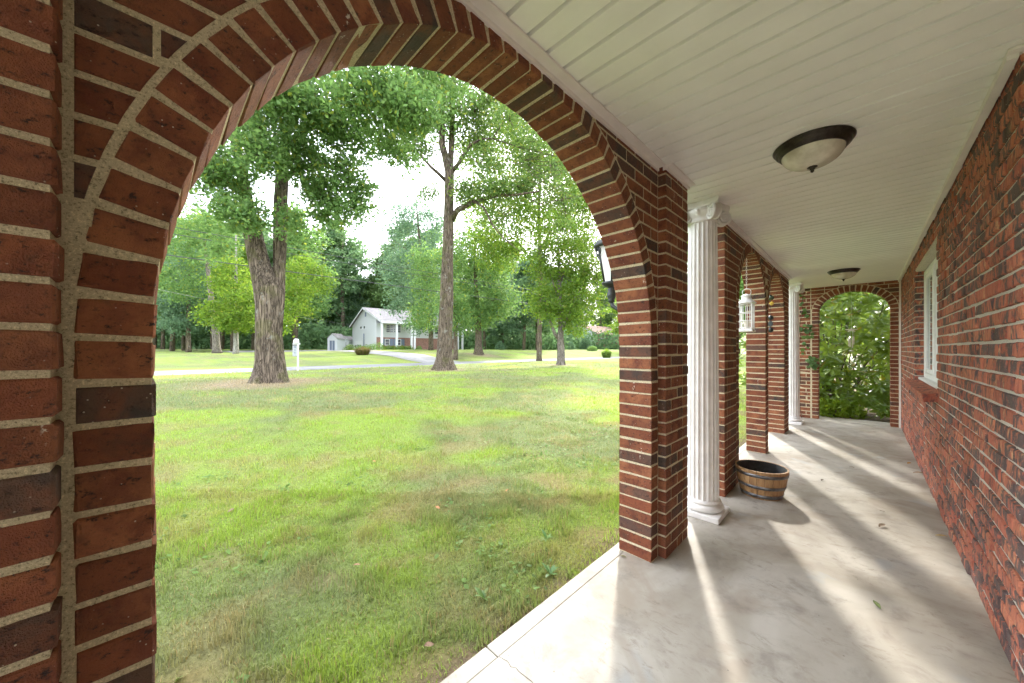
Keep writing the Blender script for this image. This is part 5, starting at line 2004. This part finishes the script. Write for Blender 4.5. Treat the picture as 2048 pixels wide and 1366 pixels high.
gable(m, XB, XW, Y0, -0.5, eave_b, eave_f + .35, XR, ridge - .1, -1)
gable(m, XB, XW, Y1, -0.5, eave_b, eave_f + .35, XR, ridge - .1, 1)
m.add([(XW, Y0, 3.2), (XW, Y1, 3.2), (XW, Y1, eave_f + .3), (XW, Y0, eave_f + .3)], [(0, 1, 2, 3)])
m.add([(XB, Y0, -.5), (XB, Y1, -.5), (XB, Y1, eave_b), (XB, Y0, eave_b)], [(3, 2, 1, 0)])
m.build('wall', M['siding'], hs_)
MB().box(XW - .1, XW - 0.02, Y0 + .02, Y1 - .02, -0.5, 3.19).build('brick_veneer', M['far_brick'], hs_)
rf = MB()
XF = -53.2
for (xa, za, xb, zb_) in ((XF, eave_f - .05, XR, ridge), (XB - .5, eave_b - .25, XR, ridge)):
    rf.add([(xa, Y0 - .35, za), (xa, Y1 + .35, za), (xb, Y1 + .35, zb_), (xb, Y0 - .35, zb_)] + [(xa, Y0 - .35, za - .16), (xa, Y1 + .35, za - .16), (xb, Y1 + .35, zb_ - .16), (xb, Y0 - .35, zb_ - .16)],
           [(0, 1, 2, 3), (7, 6, 5, 4), (0, 4, 5, 1), (0, 3, 7, 4), (1, 5, 6, 2)])
rf.build('roof', M['roof1'], hs_)
rk = MB()
for yy in (Y0 - .39, Y1 + .36):
    rk.add([(XF, yy, eave_f - .07), (XR, yy, ridge - .02), (XR, yy, ridge - .3), (XF, yy, eave_f - .35)], [(0, 1, 2, 3)])
    rk.add([(XB - .5, yy, eave_b - .27), (XR, yy, ridge - .02), (XR, yy, ridge - .3), (XB - .5, yy, eave_b - .55)], [(0, 1, 2, 3)])
rk.box(XF - .02, XF + .06, Y0 - .35, Y1 + .35, eave_f - .42, eave_f - .06)
rk.build('fascia', M['fwhite'], hs_)
MB().box(XW, XF, Y0 + .1, Y1 - .1, eave_f - .40, eave_f - .36).build('porch_soffit', M['fwhite'], hs_)
for u in (763.5, 793.5, 823, 829, 916, 925):
    yy = yx(u, XF - .2)
    if yy < Y1 + 1:
        MB().box(XF - .35, XF - .07, yy - .14, yy + .14, gz(XF, yy) - .2, eave_f - .42).build('porch_post', M['fwhite'], hs_)

def win_x(root, xw, y0, y1, z0, z1, nx=2, nz=2, fr=.09):
    f = MB().box(xw, xw + .07, y0 - fr, y1 + fr, z0 - fr, z0).box(xw, xw + .07, y0 - fr, y1 + fr, z1, z1 + fr)
    f.box(xw, xw + .069, y0 - fr, y0, z0, z1).box(xw, xw + .069, y1, y1 + fr, z0, z1)
    for i in range(1, nx):
        yy = y0 + (y1 - y0) * i / nx
        f.box(xw + .01, xw + .06, yy - .03, yy + .03, z0, z1)
    for i in range(1, nz):
        zz = z0 + (z1 - z0) * i / nz
        f.box(xw + .012, xw + .055, y0, y1, zz - .02, zz + .02)
    w_ = f.build('window', M['fwhite'], root)
    MB().box(xw + .004, xw + .02, y0, y1, z0, z1).build('pane', M['far_glass'], w_)


def win_y(root, yw, x0, x1, z0, z1):
    f = MB().box(x0 - .08, x1 + .08, yw - .06, yw, z0 - .08, z0).box(x0 - .08, x1 + .08, yw - .06, yw, z1, z1 + .08).box(x0 - .08, x0, yw - .059, yw, z0, z1).box(x1, x1 + .08, yw - .059, yw, z0, z1)
    w_ = f.build('window', M['fwhite'], root)
    MB().box(x0, x1, yw - .02, yw - .004, z0, z1).build('pane', M['far_glass'], w_)


def xy_(u, y):
    t = (u - 1024.0) / FPX
    return y * (t * CY - SY) / (t * SY + CY)


win_x(hs_, XW, yx(772.5, XW), yx(801, XW), 4.05, 5.25, 4, 4)
for ua, ub in ((770.5, 778), (795.5, 801)):
    ya, yb = yx(ua, XW), yx(ub, XW)
    win_x(hs_, XW - .015, ya, yb, 1.95, 2.85, 1, 2)
    for s_ in (ya - .75, yb + .12):
        MB().box(XW - .015, XW + .06, s_, s_ + .6, 1.85, 2.95).build('shutter', M['shutter'], hs_)
win_x(hs_, XW, 36.0, 37.4, 4.05, 5.2, 2, 3)
for ua, ub in ((721, 724), (727.5, 730.5)):
    win_y(hs_, Y0, xy_(ua, Y0), xy_(ub, Y0), 4.75, 5.15)
xa, xb = xy_(709.5, Y0), xy_(723.5, Y0)
gd = MB().box(xa, xb, Y0 - .05, Y0 - .002, 0.2, 2.7).build('garage_door', M['fwhite'], hs_)
for i in range(4):
    xx = xa + (xb - xa) * (i + .5) / 4
    MB().box(xx - .2, xx + .2, Y0 - .07, Y0 - .051, 1.55, 2.0).build('pane', M['far_glass'], gd)
MB().box(xy_(731.5, Y0) - .25, xy_(731.5, Y0) + .25, Y0 - .06, Y0 - .002, 6.75, 7.45).build('gable_vent', M['shutter'], hs_)
MB().tube([(xy_(729, Y0), Y0 - .12, 1.7), (xy_(729, Y0), Y0 - .12, 3.9)], .07, 8).build('flue_pipe', M['shutter'], hs_)
MB().tube([(XW + .06, Y0 - .08, .8), (XW + .06, Y0 - .08, 5.9)], .05, 6).build('downspout', M['fwhite'], hs_)
for i, u in enumerate((768, 777, 786, 795, 804, 812, 820, 838)):
    yy = yx(u, -52.4)
    shrub('foundation_shrub', 'low shrub in the bed along the front of the white house', -52.4, yy, .75, .6, .75, .14, YGREEN if i % 2 == 0 else GREEN, 420, 'foundation shrubs of the white house', 60 + i)
for i, (u, v, d, r_, h_) in enumerate(((745, 700, 50, 1.0, .9), (733, 702, 50, .8, .8), (720, 704, 50, .8, .8), (700, 704, 50, 1.0, .9), (757, 697, 51, .9, 1.3))):
    p = at(u, v, d)
    shrub('driveway_shrub', 'low shrub on the bank between the driveway and the white house', p.x, p.y, r_, r_, h_, .13, YGREEN if i % 2 else GREEN, 500, 'shrubs by the driveway', 75 + i)

# brick ranch house further along
XW2 = -50.0
Ya, Yb = yx(1192, XW2), yx(1192, XW2) + 17
zb2 = gz(-50, Ya) - .3
h2 = empty('brick_house', (-54, Ya + 8, zb2), 'low red brick house with brown roof beside the ornamental grass', 'house', 'houses across the road')
zt2, zr2 = 5.6, 7.9
m = MB()
m.add([(XW2, Ya, zb2), (XW2, Yb, zb2), (XW2, Yb, zt2), (XW2, Ya, zt2)], [(0, 1, 2, 3)])
m.build('wall', M['far_brick'], h2)
m = MB()
gable(m, XW2 - 9.5, XW2 - .01, Ya, zb2, zt2, zt2, XW2 - 4.7, zr2 - .1, -1)
gable(m, XW2 - 9.5, XW2 - .01, Yb, zb2, zt2, zt2, XW2 - 4.7, zr2 - .1, 1)
m.build('gable_wall', M['siding'], h2)
rf = MB()
for (xa_, xb_) in ((XW2 + .6, XW2 - 4.7), (XW2 - 10.1, XW2 - 4.7)):
    rf.add([(xa_, Ya - .4, zt2 - .2), (xa_, Yb + .4, zt2 - .2), (xb_, Yb + .4, zr2), (xb_, Ya - .4, zr2), (xa_, Ya - .4, zt2 - .4), (xa_, Yb + .4, zt2 - .4), (xb_, Yb + .4, zr2 - .2), (xb_, Ya - .4, zr2 - .2)],
           [(0, 1, 2, 3), (7, 6, 5, 4), (0, 4, 5, 1), (0, 3, 7, 4), (1, 5, 6, 2)])
rf.build('roof', M['roof2'], h2)
for ua, ub in ((1200, 1206), (1217, 1223)):
    win_x(h2, XW2 + .01, yx(ua, XW2), yx(ub, XW2), zb2 + 2.1, zb2 + 3.3, 2, 2)
win_x(h2, XW2 + .01, Yb - 4, Yb - 2.2, zb2 + 2.1, zb2 + 3.3, 2, 2)

# garden sheds at the edge of the wood
def shed(label, u0, u1, d, h_, door_mat, wall_mat='siding'):
    a, b = at(u0, 698, d), at(u1, 698, d)
    wd = (b - a).length
    mid = a.lerp(b, .5)
    z = gz(mid.x, mid.y)
    root = empty('garden_shed', (mid.x, mid.y, z), label, 'shed', 'sheds by the wood')
    root.rotation_euler = (0, 0, YAW)
    m = MB()
    m.add([(-wd / 2, 0, -.3), (wd / 2, 0, -.3), (wd / 2, 0, h_ * .72), (0, 0, h_), (-wd / 2, 0, h_ * .72)], [(0, 1, 2, 3, 4)])
    m.add([(-wd / 2, 3, -.3), (wd / 2, 3, -.3), (wd / 2, 3, h_ * .72), (0, 3, h_), (-wd / 2, 3, h_ * .72)], [(4, 3, 2, 1, 0)])
    m.add([(-wd / 2, 0, -.3), (-wd / 2, 3, -.3), (-wd / 2, 3, h_ * .72), (-wd / 2, 0, h_ * .72)], [(0, 3, 2, 1)])
    m.add([(wd / 2, 0, -.3), (wd / 2, 3, -.3), (wd / 2, 3, h_ * .72), (wd / 2, 0, h_ * .72)], [(0, 1, 2, 3)])
    link('wall', m.mesh('wall'), M[wall_mat], root, True)
    m = MB()
    for s_ in (-1, 1):
        m.add([(s_ * (wd / 2 + .15), -.15, h_ * .70), (s_ * (wd / 2 + .15), 3.15, h_ * .70), (0, 3.15, h_ + .06), (0, -.15, h_ + .06)], [(0, 1, 2, 3)])
    link('roof', m.mesh('roof'), M['roof1'], root, True)
    for s_ in (-1, 1):
        link('door', MB().box(min(s_ * .05, s_ * wd * .26), max(s_ * .05, s_ * wd * .26), -.05, -.005, 0, h_ * .58).mesh('door'), M[door_mat], root, True)


shed('small pale garden shed with grey double doors at the wood edge', 655, 674, 57, 2.7, 'shutter')
shed('white shed with a dark door left of the white house', 678, 697, 63, 2.4, 'far_glass')

# ------------------------------------------------------------------ mailbox by the road
mbx, mby = -20.25, 5.0
mz = gz(mbx, mby)
mb_ = empty('mailbox', (mbx, mby, mz), 'white mailbox on a post with a hanging number board by the road', 'mailbox')
mb_.rotation_euler = (0, 0, rad(68))
mb_.scale = (.85, .85, 1.0)
def mpart(name, m, mat): return link(name, m.mesh(name), M[mat], mb_, True)
mpart('post', MB().box(0.06, 0.15, -.045, .045, -.2, 1.42, .006), 'fwhite')
mpart('arm', MB().box(-.16, .22, -.04, .04, 1.30, 1.37, .005), 'fwhite')
bx_ = MB()
n_ = 12
for yy in (-.17, .17):
    bx_.add([(-.13 + .02, yy, 1.375), (.13 + .02, yy, 1.375)] + [(.02 + .13 * math.cos(math.pi * k / n_), yy, 1.48 + .12 * math.sin(math.pi * k / n_)) for k in range(n_ + 1)], [tuple(range(n_ + 3))])
half = n_ + 3
bx_.f += [(i, (i + 1) % half, half + (i + 1) % half, half + i) for i in range(half)]
bx_.s += [False] * half
mpart('box', bx_, 'fwhite')
mpart('flag', MB().box(.16, .17, -.1, -.07, 1.42, 1.62), 'shutter')
M['board_grey'] = plain('board_grey', (0.34, 0.36, 0.38), 0.6)
brd = mpart('number_board', MB().box(-.17, .05, -.012, .012, .72, 1.26, .004), 'board_grey')
link('plate', MB().box(-.11, .01, -.018, -.013, 1.15, 1.21).mesh('plate'), M['shutter'], brd, True)
for zz in (.86, 1.0):
    link('plate', MB().box(-.075, -.03, -.018, -.013, zz, zz + .06).mesh('plate'), M['shutter'], brd, True)

# ------------------------------------------------------------------ overhead wires along the road
wm = plain('wire_black', (0.05, 0.05, 0.055), 0.6)
for i, (z, lab) in enumerate(((8.15, 'topmost overhead wire along the road'), (7.75, 'second overhead wire along the road, just under the top one'), (6.55, 'lowest overhead cable along the road'))):
    pts = []
    for k in range(41):
        y = -60 + 200 * k / 40
        s_ = ((y + 25) % 100) / 100
        pts.append((-26.6 + .12 * i, y, z - 4.4 * s_ * (1 - s_) * .32 + 0.004 * max(0, y)))
    tag(MB().tube(pts, 0.016 if i < 2 else .024, 5).build('overhead_wire', wm), lab, 'wire', 'overhead wires')
a, b = Vector((-26.4, -14, 7.2)), Vector((XB + .2, Y0 - .3, 5.6))
pts = [a.lerp(b, k / 16) - Vector((0, 0, 2.2 * (k / 16) * (1 - k / 16))) for k in range(17)]
tag(MB().tube(pts, .011, 5).build('service_wire', plain('wire_grey', (0.25, 0.25, 0.25), .6)), 'pale service wire running to the gable of the white house', 'wire', 'overhead wires')

# ------------------------------------------------------------------ rhododendron behind the end arch
def obj_leaf(name, trans=0.45):
    t = NT(name)
    c = t.n('ObjectInfo').outputs['Color']
    return t, c


def rh_mat(src):
    t = NT('rhododendron_' + src)
    c = t.n('ObjectInfo').outputs['Color'] if src == 'obj' else t.n('Attribute', attribute_name='tone').outputs['Color']
    t.set(c, 0.35, spec=0.5)
    tr = t.n('BsdfTranslucent')
    t.put(tr.inputs['Color'], t.mix(0.45, c, (0.42, 0.55, 0.03)))
    mx = t.n('MixShader')
    mx.inputs[0].default_value = 0.45
    t.put(mx.inputs[1], t.b.outputs[0])
    t.put(mx.inputs[2], tr.outputs[0])
    t.put(t.out.inputs['Surface'], mx.outputs[0])
    return t.m


M['rh_obj'], M['rh_att'] = rh_mat('obj'), rh_mat('att')
lv, lf = blade_leaf(0.165, 0.056, 0.10)
RHV = np.array(lv)
RHF = np.array(lf)
rh_me = bpy.data.meshes.new('leaf')
rh_me.from_pydata(lv, [], lf)
rh_me.polygons.foreach_set("use_smooth", [True] * len(lf))
rh_me.materials.append(M['rh_obj'])


def rhododendron(label, cx, cy, rx, ry, h, n_whorl, seed, own):
    r = random.Random(seed)
    z0 = gz(cx, cy)
    root = empty('rhododendron', (cx, cy, z0), label, 'shrub', 'shrubs behind the end arch')
    br = MB()
    V, F, C_, b = [], [], [], 0
    cnt = 0
    wh = []
    for i in range(n_whorl):
        a, t_ = r.uniform(0, 6.28), r.random()
        rr = r.random() ** .45
        w_ = math.sqrt(max(0.0, 1 - (t_ * 1.02 - 0.42) ** 2 / 0.42)) if t_ > .42 else 0.75 + .25 * t_ / .42
        wh.append(Vector((cx + rx * rr * w_ * math.cos(a), cy + ry * rr * w_ * math.sin(a), z0 + .12 + (h - .12) * t_)))
    wh.sort(key=lambda p: p.y)
    for i, p in enumerate(wh):
        if i % 22 == 0:
            m_ = Vector((cx, cy, z0)).lerp(p, .55) + Vector((r.uniform(-.1, .1), r.uniform(-.1, .1), .12))
            br.tube([(cx + r.uniform(-.2, .2), cy + r.uniform(-.2, .2), z0 - .05), m_, p], [.016, .010, .005], 5, False)
        nl = r.randrange(6, 10)
        tilt = r.uniform(-.1, .35)
        AX = Matrix.Rotation(r.uniform(0.1, 1.25), 4, 'X') @ Matrix.Rotation(r.uniform(-.7, .7), 4, 'Y')
        s_ = r.uniform(.75, 1.25)
        for k in range(nl):
            R_ = AX @ Matrix.Rotation(2 * math.pi * k / nl + r.uniform(-.25, .25), 4, 'Z') @ Matrix.Rotation(tilt + r.uniform(-.3, .35), 4, 'Y') @ Matrix.Rotation(r.uniform(-.4, .4), 4, 'X')
            g_ = r.random()
            c = (0.085 + .13 * g_, 0.165 + .13 * g_, 0.024 + .014 * g_)
            if r.random() < .03:
                c = (.33, .22, .03)
            mt = Matrix.Translation(p) @ R_ @ Matrix.Scale(s_, 4)
            if cnt < own:
                o = bpy.data.objects.new('leaf', rh_me)
                COL.objects.link(o)
                o.parent = root
                o.matrix_parent_inverse = Matrix.Translation(-Vector((cx, cy, z0)))
                o.matrix_basis = mt
                o.color = (*c, 1)
                cnt += 1
            else:
                M3 = np.array(mt)[:3]
                V.append(RHV @ M3[:, :3].T + M3[:, 3])
                F.append(RHF + b)
                C_.append(np.tile(c, (len(RHV), 1)))
                b += len(RHV)
    br.build('branch', M['bark'], root)
    if V:
        link('far_leaves', mesh_np('far_leaves', np.concatenate(V), np.concatenate(F), np.concatenate(C_), True), M['rh_att'], root)["kind"] = "stuff"


rhododendron('big leafy rhododendron filling the arched opening at the end of the porch', -0.5, 10.6, 1.7, 1.1, 3.3, 1150, 1, 290)
rhododendron('leafy shrub at the right side of the arched end opening', 0.75, 9.75, .7, .6, 2.5, 150, 2, 200)
rhododendron('low dark leafy shrub at the foot of the arched end opening', 0.35, 9.55, .5, .45, .75, 60, 3, 200)
rhododendron('leafy shrub on the lawn seen past the arcade piers', -3.1, 11.6, 1.2, 1.1, 2.3, 140, 4, 60)
shrub('ground_plant', 'low yellow-green plants growing behind the porch threshold', -0.45, 9.35, .55, .5, .34, .10, ((0.12, 0.20, 0.03), (0.20, 0.28, 0.04)), 700, None, 90, cat='plant', z=-.06)

# ------------------------------------------------------------------ ivy on the end wall
iv = empty('ivy_vine', (-0.80, YE - 0.01, 0.9), 'ivy climbing the brick end wall beside the white column', 'ivy')
r9 = random.Random(4)
pts = []
z = 0.0
x = -0.835
while z < 2.36:
    pts.append((x, YE - 0.012, z))
    z += .08
    x += r9.uniform(-.022, .024)
MB().tube(pts, 0.0045, 5).build('stem', M['bark'], iv)
ivl, ivf = [(0, 0, 0), (.022, -.030, .004), (.05, -.026, 0), (.046, -.008, .003), (.075, 0, -.004), (.046, .010, .003), (.05, .028, 0), (.022, .030, .004)], [(0, 1, 2, 3), (0, 3, 4, 5), (0, 5, 6, 7)]
iv_me = bpy.data.meshes.new('leaf')
iv_me.from_pydata(ivl, [], ivf)
iv_me.materials.append(tint_leaf('ivy_leaf', (0.045, 0.11, 0.03), (0.12, 0.22, 0.05), .3))
for i in range(64):
    q = r9.choice(((1.62, 2.0, 0), (1.2, 1.62, .03), (0.92, 1.16, .14), (0.92, 1.12, .10), (2.0, 2.33, -.01), (1.5, 1.75, .08)))
    z = r9.uniform(q[0], q[1])
    x = -0.81 + q[2] + r9.uniform(-.06, .06)
    o = bpy.data.objects.new('leaf', iv_me)
    COL.objects.link(o)
    o.parent = iv
    o.matrix_parent_inverse = Matrix.Translation((0.80, -(YE - 0.01), -0.9))
    s_ = r9.uniform(.7, 1.25)
    o.matrix_basis = Matrix.Translation((x, YE - r9.uniform(.015, .05), z)) @ Matrix.Rotation(r9.uniform(-.5, .5), 4, 'Z') @ Matrix.Rotation(rad(90) + r9.uniform(-.5, .3), 4, 'X') @ Matrix.Rotation(-1.57 + r9.uniform(-.9, .9), 4, 'Z') @ Matrix.Scale(s_, 4)

# ------------------------------------------------------------------ fallen leaves on the slab
lv, lf = blade_leaf(0.07, 0.030, 0.16)
for i, (x, y, c, lab, s_) in enumerate(((0.335, 5.90, (.42, .20, .05), 'small orange fallen leaf by the foot of the house wall', .9), (0.352, 5.52, (.28, .15, .06), 'brown fallen leaf on the floor below the window', 1.1),
                                        (0.071, 3.66, (.17, .11, .06), 'curled dark brown leaf in the middle of the porch floor', 1.0), (0.342, 3.77, (.45, .30, .06), 'yellow fallen leaf near the house wall', .8),
                                        (0.054, 2.513, (.13, .17, .05), 'green fallen leaf lying nearest on the porch floor', .75), (0.11, 4.04, (.10, .07, .05), 'tiny dark leaf scrap on the porch floor', .5),
                                        (-1.075, 2.03, (.16, .14, .05), 'small olive leaf at the foot of the near pier', .6), (-0.30, 4.55, (.12, .085, .06), 'dark dry leaf between the barrel and the wall', .7),
                                        (-0.12, 5.3, (.14, .095, .06), 'dry leaf scrap on the sunlit floor stripe', .6))):
    me = bpy.data.meshes.new('fallen_leaf')
    me.from_pydata(lv, [], lf)
    o = link('fallen_leaf', me, plain('dry_leaf_%d' % i, c, .7, var=.3, scale=60))
    o.location = (x, y, 0.003)
    o.scale = (s_, s_, s_)
    o.rotation_euler = (r9.uniform(-.15, .15), 0, r9.uniform(0, 6.28))
    tag(o, lab, 'leaf', 'fallen leaves on the porch')


# stray leaves on the lawn
lv, lf = blade_leaf(0.085, 0.05, 0.2)
for i, (u, v) in enumerate(((745, 922), (480, 950), (455, 1025), (880, 1018), (722, 1130), (400, 868), (1010, 985), (560, 860), (868, 1290))):
    d = (v - HOR)
    d = FPX * (EYE + 0.02) / d
    for _ in range(4):
        p = at(u, v, d)
        d = FPX * (EYE - gz(p.x, p.y) - 0.02) / (v - HOR)
    p = at(u, v, d)
    me = bpy.data.meshes.new('fallen_leaf')
    me.from_pydata(lv, [], lf)
    o = link('fallen_leaf', me, plain('lawn_leaf_%d' % i, ((.36, .17, .06), (.26, .15, .07), (.20, .12, .07))[i % 3], .7, var=.3, scale=60))
    o.location = (p.x, p.y, gz(p.x, p.y) + 0.022)
    o.scale = (.55, .55, .55)
    o.rotation_euler = (r9.uniform(-.3, .3), r9.uniform(-.3, .3), r9.uniform(0, 6.28))
    tag(o, 'dry orange-brown fallen leaf lying on the lawn grass', 'leaf', 'fallen leaves on the lawn')
